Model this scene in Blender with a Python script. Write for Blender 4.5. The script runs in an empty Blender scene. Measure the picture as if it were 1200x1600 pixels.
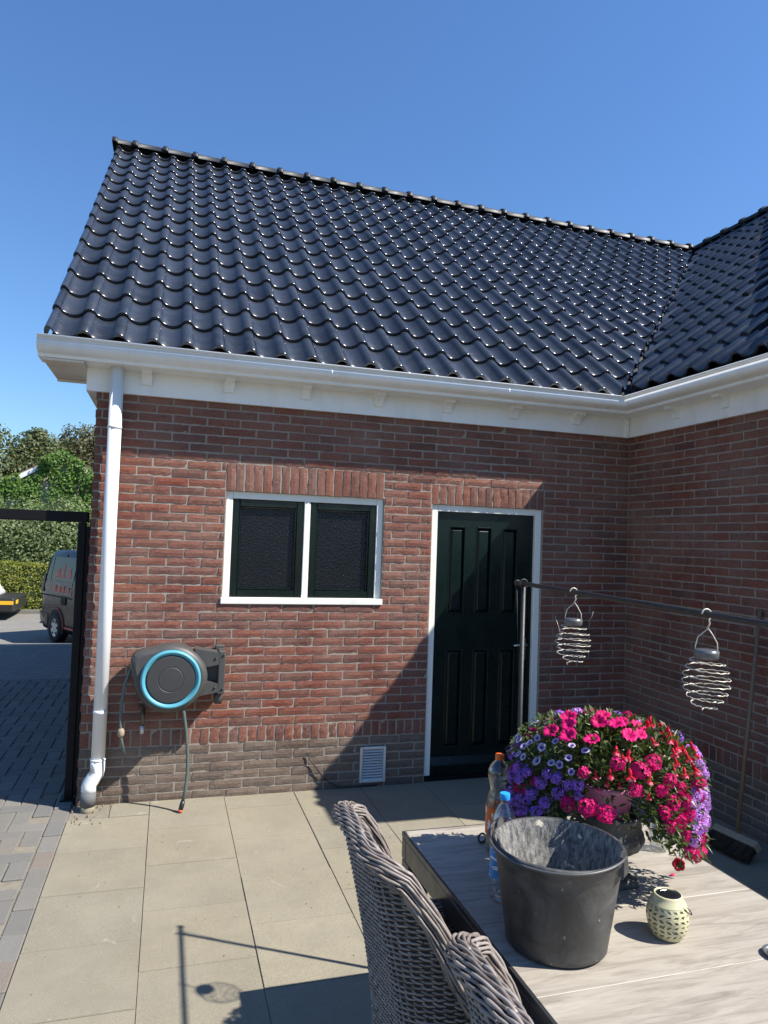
import bpy, bmesh, math, random
from mathutils import Vector, Matrix, noise as mnoise
R = random.Random(7)
PI = math.pi
sc = bpy.context.scene
COL = sc.collection

# ------------------------------------------------------------------ camera, sky, sun, exposure
CAM_Z = 1.776
FPX = 1109.0                      # focal length in pixels of the 1200x1600 photograph
def norm(v):
    l = math.sqrt(sum(a*a for a in v)); return [a/l for a in v]
def cross(a, b): return [a[1]*b[2]-a[2]*b[1], a[2]*b[0]-a[0]*b[2], a[0]*b[1]-a[1]*b[0]]
_dx = norm((4268-600, 973-800, FPX)); _dy = norm((271-600, 833-800, FPX))
_d = sum(a*b for a, b in zip(_dx, _dy)); _dy = norm([b-_d*a for a, b in zip(_dx, _dy)])
_dz = cross(_dx, _dy)
if _dz[1] > 0: _dz = [-a for a in _dz]
ROW = [[_dx[i], _dy[i], _dz[i]] for i in range(3)]          # rows: image right, image down, forward in world axes
def proj(p):
    q = (p[0], p[1], p[2]-CAM_Z)
    c = [sum(r[i]*q[i] for i in range(3)) for r in ROW]
    if c[2] < 0.05: return None
    return 600+FPX*c[0]/c[2], 800+FPX*c[1]/c[2], c[2]
cam = bpy.data.cameras.new('camera'); camo = bpy.data.objects.new('camera', cam); COL.objects.link(camo)
right, down, fwd = ROW
camo.matrix_world = Matrix(((right[0], -down[0], -fwd[0], 0), (right[1], -down[1], -fwd[1], 0),
                            (right[2], -down[2], -fwd[2], CAM_Z), (0, 0, 0, 1)))
cam.sensor_fit = 'VERTICAL'; cam.sensor_height = 36; cam.lens = FPX/1600*36
cam.clip_start = 0.02; cam.clip_end = 1500
sc.camera = camo

SUN = Vector((0.77, -0.46, 1.0)).normalized()              # towards the sun
sun_el = math.asin(SUN.z); sun_az = math.atan2(SUN.x, SUN.y)
w = bpy.data.worlds.new('World'); sc.world = w; w.use_nodes = True
wn = w.node_tree
sky = wn.nodes.new('ShaderNodeTexSky'); sky.sky_type = 'NISHITA'; sky.sun_disc = False
sky.sun_elevation = sun_el; sky.sun_rotation = sun_az
sky.air_density = 1.4; sky.dust_density = 0.0; sky.ozone_density = 10.0; sky.altitude = 0
bg = wn.nodes['Background']; bg.inputs[1].default_value = 0.082
tint = wn.nodes.new('ShaderNodeMix'); tint.data_type = 'RGBA'; tint.blend_type = 'MULTIPLY'; tint.inputs[0].default_value = 1.0
tint.inputs[7].default_value = (0.91, 1.0, 1.11, 1)        # deep clear summer blue
wn.links.new(sky.outputs[0], tint.inputs[6]); wn.links.new(tint.outputs[2], bg.inputs[0])
sl = bpy.data.lights.new('sun', 'SUN'); slo = bpy.data.objects.new('sun', sl); COL.objects.link(slo)
sl.energy = 5.0; sl.angle = math.radians(0.53); sl.color = (1.0, 0.945, 0.86)
slo.rotation_euler = SUN.to_track_quat('Z', 'Y').to_euler()
slo.location = (6, -4, 9)
sc.view_settings.view_transform = 'Standard'; sc.view_settings.look = 'None'
sc.view_settings.gamma = 1; sc.view_settings.use_curve_mapping = False
sc.view_settings.exposure = 0.9
sc.render.engine = 'CYCLES'
sc.cycles.use_denoising = True
sc.cycles.max_bounces = 8; sc.cycles.transparent_max_bounces = 24

# ------------------------------------------------------------------ mesh helpers
class MB:
    def __init__(s): s.v = []; s.f = []; s.m = []; s.sm = []
    def add(s, verts, faces, mi=0, smooth=False):
        n = len(s.v); s.v += [tuple(p) for p in verts]
        for f in faces: s.f.append([i+n for i in f]); s.m.append(mi); s.sm.append(smooth)
    def box(s, x0, x1, y0, y1, z0, z1, mi=0):
        s.add([(x0,y0,z0),(x1,y0,z0),(x1,y1,z0),(x0,y1,z0),(x0,y0,z1),(x1,y0,z1),(x1,y1,z1),(x0,y1,z1)],
              [(0,3,2,1),(4,5,6,7),(0,1,5,4),(1,2,6,5),(2,3,7,6),(3,0,4,7)], mi)
    def bbox(s, x0, x1, y0, y1, z0, z1, b=0.004, mi=0):      # bevelled box
        def ring(z, i):
            return [(x0+i,y0+i,z),(x1-i,y0+i,z),(x1-i,y1-i,z),(x0+i,y1-i,z)]
        def ring8(z): return [(x0+b,y0,z),(x1-b,y0,z),(x1,y0+b,z),(x1,y1-b,z),(x1-b,y1,z),(x0+b,y1,z),(x0,y1-b,z),(x0,y0+b,z)]
        lo, hi = ring8(z0+b), ring8(z1-b)
        v = lo+hi+ring(z0, b)+ring(z1, b)
        f = [(i, (i+1)%8, 8+(i+1)%8, 8+i) for i in range(8)]
        for base, cap, fl in ((0, 16, True), (8, 20, False)):
            q = [cap, cap+1, cap+2, cap+3]
            pr = [(base+0, base+1, q[1], q[0]), (base+1, base+2, q[1]), (base+2, base+3, q[2], q[1]), (base+3, base+4, q[2]),
                  (base+4, base+5, q[3], q[2]), (base+5, base+6, q[3]), (base+6, base+7, q[0], q[3]), (base+7, base+0, q[0])]
            if fl: pr = [tuple(reversed(p)) for p in pr]; f.append(tuple(reversed(q)))
            else: f.append(tuple(q))
            f += pr
        s.add(v, f, mi)
    def tube(s, pts, r, n=6, mi=0, cap=True, smooth=True, closed=False):
        pts = [Vector(p) for p in pts]; k = len(pts)
        rad = r if isinstance(r, (list, tuple)) else [r]*k
        vs = []; prev = None
        for i, p in enumerate(pts):
            a = pts[i-1] if (i > 0 or closed) else p; b = pts[(i+1) % k] if (i < k-1 or closed) else p
            t = (b-a)
            if t.length < 1e-9: t = Vector((0,0,1))
            t.normalize()
            if prev is None:
                u = t.orthogonal().normalized()
            else:
                u = prev - t*prev.dot(t)
                if u.length < 1e-6: u = t.orthogonal()
                u.normalize()
            prev = u; w_ = t.cross(u)
            for j in range(n):
                an = 2*PI*j/n
                vs.append(p+(u*math.cos(an)+w_*math.sin(an))*rad[i])
        fs = []
        for i in range(k if closed else k-1):
            a, b = i*n, ((i+1) % k)*n
            for j in range(n): fs.append((a+j, a+(j+1)%n, b+(j+1)%n, b+j))
        if cap and not closed: fs += [tuple(reversed(range(n))), tuple(range((k-1)*n, k*n))]
        s.add(vs, fs, mi, smooth)
    def lathe(s, prof, c=(0,0,0), n=32, mi=0, smooth=True, a0=0, a1=2*PI):
        full = abs(a1-a0-2*PI) < 1e-6; k = n if full else n+1
        vs = []
        for r, z in prof:
            for j in range(k):
                an = a0+(a1-a0)*j/n; vs.append((c[0]+r*math.cos(an), c[1]+r*math.sin(an), c[2]+z))
        fs = []
        for i in range(len(prof)-1):
            for j in range(n):
                a = i*k+j; b = i*k+(j+1) % k; fs.append((a, b, b+k, a+k))
        s.add(vs, fs, mi, smooth)
    def poly_ex(s, loop0, loop1, mi=0, smooth=False):         # prism between two equal loops
        n = len(loop0)
        s.add(list(loop0)+list(loop1), [(i,(i+1)%n,n+(i+1)%n,n+i) for i in range(n)], mi, smooth)
        s.add(loop0, [tuple(reversed(range(n)))], mi); s.add(loop1, [tuple(range(n))], mi)
    def mesh(s, name, mats, off=(0,0,0)):
        me = bpy.data.meshes.new(name)
        ox, oy, oz = off
        me.from_pydata([(a-ox, b-oy, c-oz) for a, b, c in s.v], [], s.f)
        for m in (mats if isinstance(mats, (list, tuple)) else [mats]): me.materials.append(m)
        me.polygons.foreach_set('material_index', s.m)
        me.polygons.foreach_set('use_smooth', s.sm)
        me.update(); return me
    def build(s, name, mats, parent=None, fix=True):
        off = origin(parent)
        me = s.mesh(name, mats, off)
        if fix:
            bm = bmesh.new(); bm.from_mesh(me); bmesh.ops.recalc_face_normals(bm, faces=bm.faces); bm.to_mesh(me); bm.free()
        return link(name, me, parent)
def origin(o):
    p = Vector((0,0,0))
    while o is not None: p += Vector(o.location); o = o.parent
    return p
def link(name, me, parent=None, loc=None, rot=None, scale=None):
    o = bpy.data.objects.new(name, me); COL.objects.link(o)
    if parent is not None: o.parent = parent
    if loc is not None: o.location = Vector(loc)-origin(parent)
    if rot is not None: o.rotation_euler = rot
    if scale is not None: o.scale = scale
    return o
def tag(o, label=None, cat=None, group=None, kind=None):
    if label: o['label'] = label
    if cat: o['category'] = cat
    if group: o['group'] = group
    if kind: o['kind'] = kind
    return o
def thing(name, loc, label, cat, group=None):
    o = bpy.data.objects.new(name, None); COL.objects.link(o); o.location = loc
    return tag(o, label, cat, group)

# ------------------------------------------------------------------ material helpers
class NT:
    def __init__(s, name):
        s.m = bpy.data.materials.new(name); s.m.use_nodes = True; s.t = s.m.node_tree; s.N = s.t.nodes; s.b = s.N['Principled BSDF']
        s.pos = None
    def n(s, typ, **k):
        o = s.N.new('ShaderNode'+typ)
        for a, v in k.items(): setattr(o, a, v)
        return o
    def l(s, a, b): s.t.links.new(a, b)
    def P(s):
        if s.pos is None: s.pos = s.n('NewGeometry').outputs['Position']
        return s.pos
    def O(s): return s.n('TexCoord').outputs['Object']
    def mapped(s, v, scale):
        mp = s.n('Mapping'); s.l(v, mp.inputs[0]); mp.inputs['Scale'].default_value = scale; return mp.outputs[0]
    def noise(s, scale, detail=4, rough=.6, vec=None, dist=0):
        o = s.n('TexNoise'); s.l(vec or s.P(), o.inputs['Vector']); o.inputs['Scale'].default_value = scale
        o.inputs['Detail'].default_value = detail; o.inputs['Roughness'].default_value = rough; o.inputs['Distortion'].default_value = dist
        return o.outputs[0]
    def ramp(s, fac, stops, interp='LINEAR'):
        o = s.n('ValToRGB'); o.color_ramp.interpolation = interp; e = o.color_ramp.elements
        while len(e) < len(stops): e.new(.5)
        for i, (p, c) in enumerate(stops):
            e[i].position = p; e[i].color = (c, c, c, 1) if isinstance(c, (int, float)) else (*c, 1)
        s.l(fac, o.inputs[0]); return o.outputs[0]
    def mix(s, fac, a, b, mode='MIX'):
        o = s.n('Mix', data_type='RGBA', blend_type=mode)
        for k, v in ((0, fac), (6, a), (7, b)):
            sock = o.inputs[k]
            if isinstance(v, (int, float)): sock.default_value = v if k == 0 else (v, v, v, 1)
            elif isinstance(v, tuple): sock.default_value = (*v, 1)
            else: s.l(v, sock)
        return o.outputs[2]
    def math(s, op, a, b=0.0):
        o = s.n('Math', operation=op)
        for sock, v in zip(o.inputs, (a, b)):
            if isinstance(v, (int, float)): sock.default_value = v
            else: s.l(v, sock)
        return o.outputs[0]
    def rnd(s):
        a = s.n('ObjectInfo').outputs['Random']; b = s.n('NewGeometry').outputs['Random Per Island']
        return s.math('FRACT', s.math('ADD', a, b))
    def bump(s, h, strength=.4, dist=.005, chain=None):
        o = s.n('Bump'); o.inputs['Strength'].default_value = strength; o.inputs['Distance'].default_value = dist
        s.l(h, o.inputs['Height'])
        if chain: s.l(chain, o.inputs['Normal'])
        return o.outputs[0]
    def out(s, col=None, rough=None, normal=None, **k):
        b = s.b
        for name, v in (('Base Color', col), ('Roughness', rough), ('Normal', normal)):
            if v is None: continue
            if isinstance(v, (int, float)): b.inputs[name].default_value = v
            elif isinstance(v, tuple): b.inputs[name].default_value = (*v, 1)
            else: s.l(v, b.inputs[name])
        for a, v in k.items(): b.inputs[a.replace('_', ' ')].default_value = v
        return s.m
def simple(name, col, rough=.5, var=.12, scale=25, bump=0, **k):
    t = NT(name); nz = t.noise(scale, 5)
    c = t.mix(nz, tuple(a*(1-var) for a in col), tuple(min(1, a*(1+var)) for a in col))
    r = t.ramp(t.noise(scale*.6, 3), [(.3, max(.03, rough-.07)), (.7, rough+.07)])
    nm = t.bump(t.noise(scale*6, 4), bump, .002) if bump else None
    return t.out(c, r, nm, **k)

def brick_mat(name, cols, haze):
    t = NT(name); r = t.rnd()
    c = t.ramp(r, [(i/(len(cols)-1), k) for i, k in enumerate(cols)])
    fine = t.noise(55, 6, .7); big = t.noise(2.3, 4, .6)
    c = t.mix(t.ramp(fine, [(.3, 0.0), (.62, 1.0)]), t.mix(1.0, c, (.62, .58, .58), 'MULTIPLY'), c)
    c = t.mix(t.math('MULTIPLY', t.ramp(big, [(.34, 0.0), (.68, 1.0)]), .48), c, haze)
    st = t.noise(1.0, 5, .65, t.mapped(t.P(), (60, 60, 240)))
    c = t.mix(t.math('MULTIPLY', t.ramp(st, [(.5, 0.0), (.75, 1.0)]), .35), c, haze)
    pit = t.ramp(t.noise(1.0, 3, .6, t.mapped(t.P(), (38, 38, 105)), 1.2), [(.30, 1.0), (.40, 0.0)])
    c = t.mix(t.math('MULTIPLY', pit, .65), c, (.05,.032,.028))
    b1 = t.bump(t.noise(1.0, 6, .75, t.mapped(t.P(), (45, 45, 110)), .8), .9, .008, t.bump(pit, -.5, .006))
    b2 = t.bump(t.noise(260, 3), .35, .0015, b1)
    return t.out(c, .92, b2, Specular_IOR_Level=.25)
M = {}
M['brick'] = brick_mat('brick', [(.19,.066,.047), (.245,.072,.045), (.155,.064,.050), (.255,.086,.053), (.20,.088,.068), (.22,.062,.040), (.17,.080,.066), (.135,.058,.047), (.225,.088,.062), (.20,.074,.056)], (.32,.205,.16))
M['plinth'] = brick_mat('plinth_brick', [(.14,.10,.078), (.175,.125,.095), (.12,.088,.072), (.19,.135,.105), (.15,.105,.085)], (.27,.225,.18))
t = NT('mortar'); M['mortar'] = t.out(t.mix(t.noise(30, 5), (.225,.195,.163), (.345,.305,.255)), .95, t.bump(t.noise(180, 5), .6, .003))
# glazed roof tiles
t = NT('glazed_tile'); r = t.rnd()
c = t.ramp(r, [(0, (.022,.027,.038)), (.35, (.034,.041,.056)), (.7, (.026,.032,.045)), (1, (.018,.022,.031))])
dust = t.ramp(t.noise(9, 6, .7), [(.45, 0.0), (.8, 1.0)])
c = t.mix(t.math('MULTIPLY', dust, .32), c, (.085,.085,.08))
spk = t.ramp(t.noise(130, 2, .4), [(.74, 0.0), (.77, 1.0)]); c = t.mix(t.math('MULTIPLY', spk, .6), c, (.30,.30,.28))
M['tile'] = t.out(c, t.ramp(t.noise(14, 4), [(.3, .15), (.75, .32)]), t.bump(t.noise(11, 3), .10, .006), Specular_IOR_Level=.62)
M['ridge'] = simple('ridge_glaze', (.022,.026,.034), .5, .25, 20, .05, Specular_IOR_Level=.25)
M['deck'] = simple('roof_underlay', (.02,.02,.022), .8)
M['lead'] = simple('valley_metal', (.020,.021,.023), .75, .3, 14, .2, Specular_IOR_Level=.15)
def white_mat(name, col, rough, dirt):
    t = NT(name)
    d = t.ramp(t.noise(5, 6, .7, t.mapped(t.P(), (1, 1, .35))), [(.48, 0.0), (.85, 1.0)])
    c = t.mix(t.math('MULTIPLY', d, dirt), col, (.38,.36,.31))
    return t.out(c, rough, t.bump(t.noise(35, 3), .05, .002))
M['white'] = white_mat('white_paint', (.80,.805,.79), .42, .40)
M['pvc'] = white_mat('white_plastic', (.80,.81,.81), .22, .32)
M['pipe'] = white_mat('matt_white_pipe', (.76,.77,.77), .5, .3)
M['frame'] = white_mat('cream_white_paint', (.80,.79,.73), .45, .30)
M['soffit'] = white_mat('weathered_soffit', (.62,.58,.52), .7, .8)
M['green'] = simple('dark_green_paint', (.003,.0085,.0075), .22, .25, 20, .03, Specular_IOR_Level=.35)
M['door'] = simple('dark_door_paint', (.0035,.010,.009), .28, .25, 12, .04, Specular_IOR_Level=.3)
t = NT('obscured_glass')
vz = t.n('TexVoronoi'); vz.inputs['Scale'].default_value = 92; t.l(t.mapped(t.P(), (1.0, 1.0, .62)), vz.inputs['Vector'])
hh = t.math('ADD', vz.outputs['Distance'], t.noise(120, 2))
M['glass'] = t.out(t.mix(t.noise(3, 3), (.004,.0045,.005), (.010,.0105,.011)), .22, t.bump(hh, .65, .005), Specular_IOR_Level=.40)
M['alu'] = simple('aluminium', (.60,.60,.59), .42, .12, 30, .1, Metallic=.35)
M['steel'] = simple('brushed_steel', (.60,.60,.59), .25, .1, 60, 0, Metallic=1.0)
M['black'] = simple('black_metal', (.005,.005,.006), .55, .3, 30, .08, Specular_IOR_Level=.2)
M['anth'] = simple('anthracite_metal', (.028,.029,.031), .34, .2, 30, .05)
M['dirtmetal'] = simple('rusty_black_metal', (.022,.020,.019), .5, .5, 60, .3)
# paving
t = NT('concrete_slab'); r = t.rnd()
c = t.ramp(r, [(0, (.252,.226,.166)), (.25, (.292,.262,.192)), (.5, (.232,.214,.166)), (.75, (.275,.243,.174)), (1, (.26,.235,.176))])
gr2 = t.noise(150, 3, .7); c = t.mix(t.ramp(gr2, [(.38, .75), (.56, 0.0)]), c, t.mix(1.0, c, (.74,.74,.73), 'MULTIPLY')); c = t.mix(t.ramp(gr2, [(.62, 0.0), (.75, .6)]), c, (.36,.335,.27))
sp = t.noise(420, 2); c = t.mix(t.ramp(sp, [(.35, 1.0), (.5, 0.0)]), c, t.mix(1.0, c, (.72,.72,.72), 'MULTIPLY'))
st = t.ramp(t.noise(3.2, 6, .7), [(.4, 0.0), (.75, 1.0)]); c = t.mix(t.math('MULTIPLY', st, .60), c, (.165,.152,.118)); s2 = t.ramp(t.noise(1.3, 5, .65), [(.42, 0.0), (.7, 1.0)]); c = t.mix(t.math('MULTIPLY', s2, .35), c, (.30,.275,.215))
wt = t.ramp(t.noise(6.5, 5, .55, None, 1.4), [(.66, 0.0), (.72, 1.0)]); c = t.mix(t.math('MULTIPLY', wt, .35), c, (.38,.36,.30))
M['slab'] = t.out(c, .9, t.bump(t.noise(300, 4), .35, .002, t.bump(t.noise(40, 4), .25, .004)), Specular_IOR_Level=.3)
t = NT('joint_sand'); M['sand'] = t.out(t.mix(t.noise(60, 6, .8), (.15,.12,.08), (.27,.22,.15)), .97, t.bump(t.noise(150, 5), .8, .006))
t = NT('dark_joint'); M['joint'] = t.out(t.mix(t.noise(25, 6, .8), (.085,.076,.058), (.30,.27,.21)), .97, t.bump(t.noise(150, 5), .8, .004))
t = NT('clinker_paver'); r = t.rnd()
c = t.ramp(r, [(0, (.175,.165,.148)), (.3, (.205,.195,.175)), (.55, (.15,.148,.14)), (.85, (.19,.178,.156)), (.96, (.20,.165,.138)), (1, (.18,.17,.155))])
c = t.mix(t.ramp(t.noise(350, 2), [(.35, 1.0), (.52, 0.0)]), c, t.mix(1.0, c, (.6,.6,.6), 'MULTIPLY'))
c = t.mix(t.math('MULTIPLY', t.ramp(t.noise(4, 5), [(.4, 0.0), (.75, 1.0)]), .4), c, (.135,.13,.115))
M['paver'] = t.out(c, .9, t.bump(t.noise(220, 4), .5, .003), Specular_IOR_Level=.3)
t = NT('far_clinkers')
bt = t.n('TexBrick'); bt.inputs['Scale'].default_value = 1; bt.inputs['Brick Width'].default_value = .21; bt.inputs['Row Height'].default_value = .105
bt.inputs['Mortar Size'].default_value = .006; bt.inputs['Color1'].default_value = (.205,.195,.175,1); bt.inputs['Color2'].default_value = (.15,.145,.13,1); bt.inputs['Mortar'].default_value = (.09,.085,.07,1)
t.l(t.P(), bt.inputs['Vector'])
M['farpave'] = t.out(t.mix(t.math('MULTIPLY', t.noise(.8, 5), .6), bt.outputs[0], (.215,.205,.18)), .9, t.bump(bt.outputs['Fac'], -.4, .005))
M['soil'] = simple('garden_soil', (.13,.115,.075), .95, .4, 9, .5)
# plants
def leaf_mat(name, cols, trans=.25, rough=.5):
    t = NT(name); c = t.ramp(t.n('NewGeometry').outputs['Random Per Island'], [(i/(len(cols)-1), k) for i, k in enumerate(cols)])
    m = t.out(c, rough, None, Specular_IOR_Level=.35)
    tr = t.n('BsdfTranslucent'); t.l(t.mix(1.0, c, (1.25, 1.35, .7), 'MULTIPLY'), tr.inputs[0])
    mx = t.n('MixShader'); mx.inputs[0].default_value = trans
    t.l(t.b.outputs[0], mx.inputs[1]); t.l(tr.outputs[0], mx.inputs[2]); t.l(mx.outputs[0], t.N['Material Output'].inputs[0])
    return m
M['hedge'] = leaf_mat('hedge_leaf', [(.14,.17,.03), (.21,.235,.042), (.11,.145,.026), (.29,.28,.05), (.17,.20,.036)], .3)
M['shrub'] = leaf_mat('shrub_leaf', [(.11,.155,.06), (.16,.205,.085), (.085,.125,.045), (.20,.24,.12), (.135,.18,.07)], .3)
M['ivy'] = leaf_mat('ivy_leaf', [(.06,.13,.02), (.10,.20,.03), (.045,.095,.016), (.15,.26,.04), (.08,.155,.024)], .3)
M['tree'] = leaf_mat('tree_leaf', [(.09,.115,.045), (.13,.155,.062), (.065,.085,.035), (.16,.18,.08), (.105,.125,.05)], .3)
M['treebrown'] = leaf_mat('olive_tree_leaf', [(.085,.088,.036), (.12,.115,.05), (.065,.068,.028), (.14,.13,.058), (.10,.098,.042)], .3)
M['leafcore'] = simple('inner_foliage', (.045,.062,.016), .9, .4, 9, .5)
M['bark'] = simple('bark', (.075,.06,.045), .9, .4, 20, .6)
M['potleaf'] = leaf_mat('bedding_leaf', [(.045,.075,.018), (.08,.115,.03), (.032,.055,.014), (.115,.14,.05), (.06,.09,.022)], .3, .4)
def petal_mat(name, stops, var, trans=.3):
    t = NT(name)
    g = t.n('NewGeometry').outputs['Random Per Island']
    ln = t.n('VectorMath', operation='LENGTH'); t.l(t.mapped(t.O(), (1, 1, 0)), ln.inputs[0])
    c = t.ramp(ln.outputs['Value'], stops)
    c = t.mix(t.math('MULTIPLY', t.rnd(), .8), c, t.mix(1.0, c, var, 'MULTIPLY'))
    m = t.out(c, .55, t.bump(t.noise(150, 3), .2, .002), Specular_IOR_Level=.2)
    tr = t.n('BsdfTranslucent'); t.l(c, tr.inputs[0]); mx = t.n('MixShader'); mx.inputs[0].default_value = trans
    t.l(t.b.outputs[0], mx.inputs[1]); t.l(tr.outputs[0], mx.inputs[2]); t.l(mx.outputs[0], t.N['Material Output'].inputs[0])
    return m
M['petunia'] = petal_mat('petunia_petal', [(0, (.40,.004,.09)), (.006, (.58,.008,.14)), (.013, (.78,.012,.19)), (.05, (.84,.02,.24))], (.75,.5,.55))
M['calib'] = petal_mat('pale_petal', [(0, (.04,.012,.10)), (.006, (.12,.05,.26)), (.010, (.58,.52,.72)), (.05, (.80,.78,.86))], (.75,.68,.95))
M['verbmag'] = petal_mat('magenta_petal', [(0, (.72,.008,.17)), (.05, (.72,.010,.20))], (.75,.5,.7))
M['verbpur'] = petal_mat('purple_petal', [(0, (.40,.17,.68)), (.05, (.46,.22,.75))], (.6,.48,.8))
M['verblil'] = petal_mat('lilac_petal', [(0, (.62,.30,.76)), (.05, (.68,.36,.80))], (.8,.65,.95))
M['crim'] = petal_mat('crimson_petal', [(0, (.22,.003,.012)), (.006, (.3,.004,.02)), (.05, (.36,.005,.03))], (.8,.6,.6), .15)
M['fured'] = petal_mat('red_petal', [(0, (.68,.02,.05)), (.05, (.72,.03,.08))], (.8,.6,.7))
M['fupink'] = petal_mat('blush_petal', [(0, (.74,.16,.22)), (.05, (.80,.24,.30))], (1,.75,.8))
M['pot'] = simple('pink_plastic', (.50,.19,.33), .35, .06)
t = NT('stone_urn')
c = t.mix(t.noise(14, 6, .7), (.030,.034,.036), (.075,.082,.082)); c = t.mix(t.ramp(t.noise(60, 5), [(.58, 0.0), (.7, .7)]), c, (.16,.17,.165))
M['urn'] = t.out(c, .55, t.bump(t.noise(90, 4), .25, .003))
# table
t = NT('table_wood_print')
off = t.n('VectorMath', operation='ADD'); t.l(t.P(), off.inputs[0])
cmb = t.n('CombineXYZ'); rr = t.n('ObjectInfo').outputs['Random']; t.l(t.math('MULTIPLY', rr, 13.0), cmb.inputs[0]); t.l(t.math('MULTIPLY', rr, 7.0), cmb.inputs[1]); t.l(cmb.outputs[0], off.inputs[1])
g1 = t.noise(1.0, 8, .72, t.mapped(off.outputs[0], (3.2, 26, 8)), 1.1)
g2 = t.noise(1.0, 5, .6, t.mapped(off.outputs[0], (1.1, 9, 4)), 1.2)
c = t.ramp(g1, [(.26, (.13,.112,.095)), (.40, (.25,.222,.188)), (.52, (.345,.315,.268)), (.75, (.425,.395,.34))])
c = t.mix(t.math('MULTIPLY', t.ramp(g2, [(.56, 0.0), (.70, 1.0)]), .6), c, (.12,.108,.096))
c = t.mix(t.math('MULTIPLY', rr, .30), c, (.33,.29,.23))
c = t.mix(t.math('MULTIPLY', t.ramp(t.noise(1.0, 4, .6, t.mapped(off.outputs[0], (1.4, 110, 8)), .3), [(.62, 0.0), (.72, 1.0)]), .30), c, (.10,.09,.078))
M['wood'] = t.out(c, .48, t.bump(g1, .12, .002), Specular_IOR_Level=.35)
M['line'] = simple('tile_edge', (.085,.08,.075), .6)
# wicker
t = NT('wicker_strand'); r = t.n('NewGeometry').outputs['Random Per Island']
c = t.ramp(r, [(0, (.085,.07,.06)), (.25, (.20,.17,.145)), (.5, (.12,.092,.08)), (.75, (.28,.245,.22)), (1, (.17,.13,.115))])
c = t.mix(t.ramp(t.noise(45, 4, .6), [(.4, 0.0), (.7, .55)]), c, (.30,.275,.25))
M['wicker'] = t.out(c, .42, t.bump(t.noise(160, 3), .25, .001))
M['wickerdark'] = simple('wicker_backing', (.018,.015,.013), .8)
# bucket
t = NT('bucket_plastic')
c = t.mix(t.noise(9, 5), (.022,.022,.022), (.040,.040,.039))
smear = t.ramp(t.noise(7.5, 8, .75, None, .8), [(.42, 0.0), (.72, 1.0)]); c = t.mix(t.math('MULTIPLY', smear, .55), c, (.17,.168,.16))
spots = t.ramp(t.noise(38, 4, .6), [(.67, 0.0), (.71, 1.0)]); c = t.mix(t.math('MULTIPLY', spots, .6), c, (.40,.385,.34))
M['bucket'] = t.out(c, t.ramp(smear, [(0, .44), (1, .75)]), t.bump(t.noise(30, 5), .12, .003))
t = NT('cement_crusted_plastic')
c = t.mix(t.ramp(t.noise(1.0, 9, .8, t.mapped(t.P(), (75, 75, 30))), [(.42, 0.0), (.64, 1.0)]), (.055,.057,.06), (.29,.278,.25))
c = t.mix(t.ramp(t.noise(17, 4, .5), [(.66, 0.0), (.70, 1.0)]), c, (.58,.52,.40))
M['cement'] = t.out(c, .85, t.bump(t.noise(120, 5), .5, .004))
# clear plastic and glass: thin shells
def thin(name, tint, fac=.10, rough=.03):
    t = NT(name); tr = t.n('BsdfTransparent'); tr.inputs[0].default_value = (*tint, 1)
    gl = t.n('BsdfGlossy'); gl.inputs['Roughness'].default_value = rough
    lw = t.n('LayerWeight'); lw.inputs[0].default_value = .35
    f = t.math('ADD', t.math('MULTIPLY', lw.outputs['Facing'], .5), fac)
    bp = t.bump(t.noise(55, 3), .35, .004); t.l(bp, gl.inputs['Normal'])
    mx = t.n('MixShader'); t.l(f, mx.inputs[0]); t.l(tr.outputs[0], mx.inputs[1]); t.l(gl.outputs[0], mx.inputs[2])
    t.l(mx.outputs[0], t.N['Material Output'].inputs[0]); return t.m
M['pet'] = thin('clear_bottle_plastic', (.96,.97,.97), .09)
M['petw'] = thin('water_bottle_plastic', (.90,.94,.96), .10)
M['clear'] = thin('drinking_glass', (.96,.97,.97), .06)
M['drink'] = simple('amber_drink', (.42,.24,.03), .2)
M['orangecap'] = simple('orange_plastic', (.78,.13,.015), .4, .08)
M['bluecap'] = simple('blue_plastic', (.02,.30,.72), .38, .08)
def label_mat(name, base, ink, sx, sz, extra=None):
    t = NT(name)
    k = t.ramp(t.noise(1.0, 2, .4, t.mapped(t.O(), (sx, sx, sz)), .5), [(.56, 0.0), (.60, 1.0)])
    return t.out(t.mix(k, base, ink), .4)
M['olabel'] = label_mat('orange_label', (.72,.12,.012), (.85,.75,.66), 55, 28)
M['blabel'] = label_mat('blue_label', (.035,.27,.62), (.70,.80,.88), 40, 90)
M['yell'] = simple('cream_glazed_ceramic', (.53,.50,.31), .22, .1, 20)
M['solar'] = simple('solar_cell', (.010,.011,.018), .18)
M['solarline'] = simple('solar_cell_edge', (.20,.20,.21), .3, .1, 20, 0, Metallic=.7)
M['wire'] = simple('silver_wire', (.56,.52,.42), .4, .25, 50, 0, Metallic=.2)
M['bail'] = simple('dull_wire', (.10,.10,.10), .45, .3, 30, 0, Metallic=.4)
M['capgrey'] = simple('grey_cap_plastic', (.11,.11,.112), .35, .1, 20)
M['grey1'] = simple('dark_grey_plastic', (.060,.060,.058), .48, .22, 12, .08)
M['grey2'] = simple('black_plastic', (.018,.018,.018), .45)
M['grey3'] = simple('charcoal_cover_plastic', (.040,.040,.041), .55, .12, 12, .04)
M['teal'] = simple('turquoise_plastic', (.085,.33,.42), .45, .06)
M['hose'] = simple('green_grey_hose', (.085,.115,.105), .45, .2, 30)
M['nozzle'] = simple('orange_connector', (.50,.09,.03), .45)
M['brass'] = simple('dull_brass', (.16,.13,.10), .4, .3, 40, 0, Metallic=.7)
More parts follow.
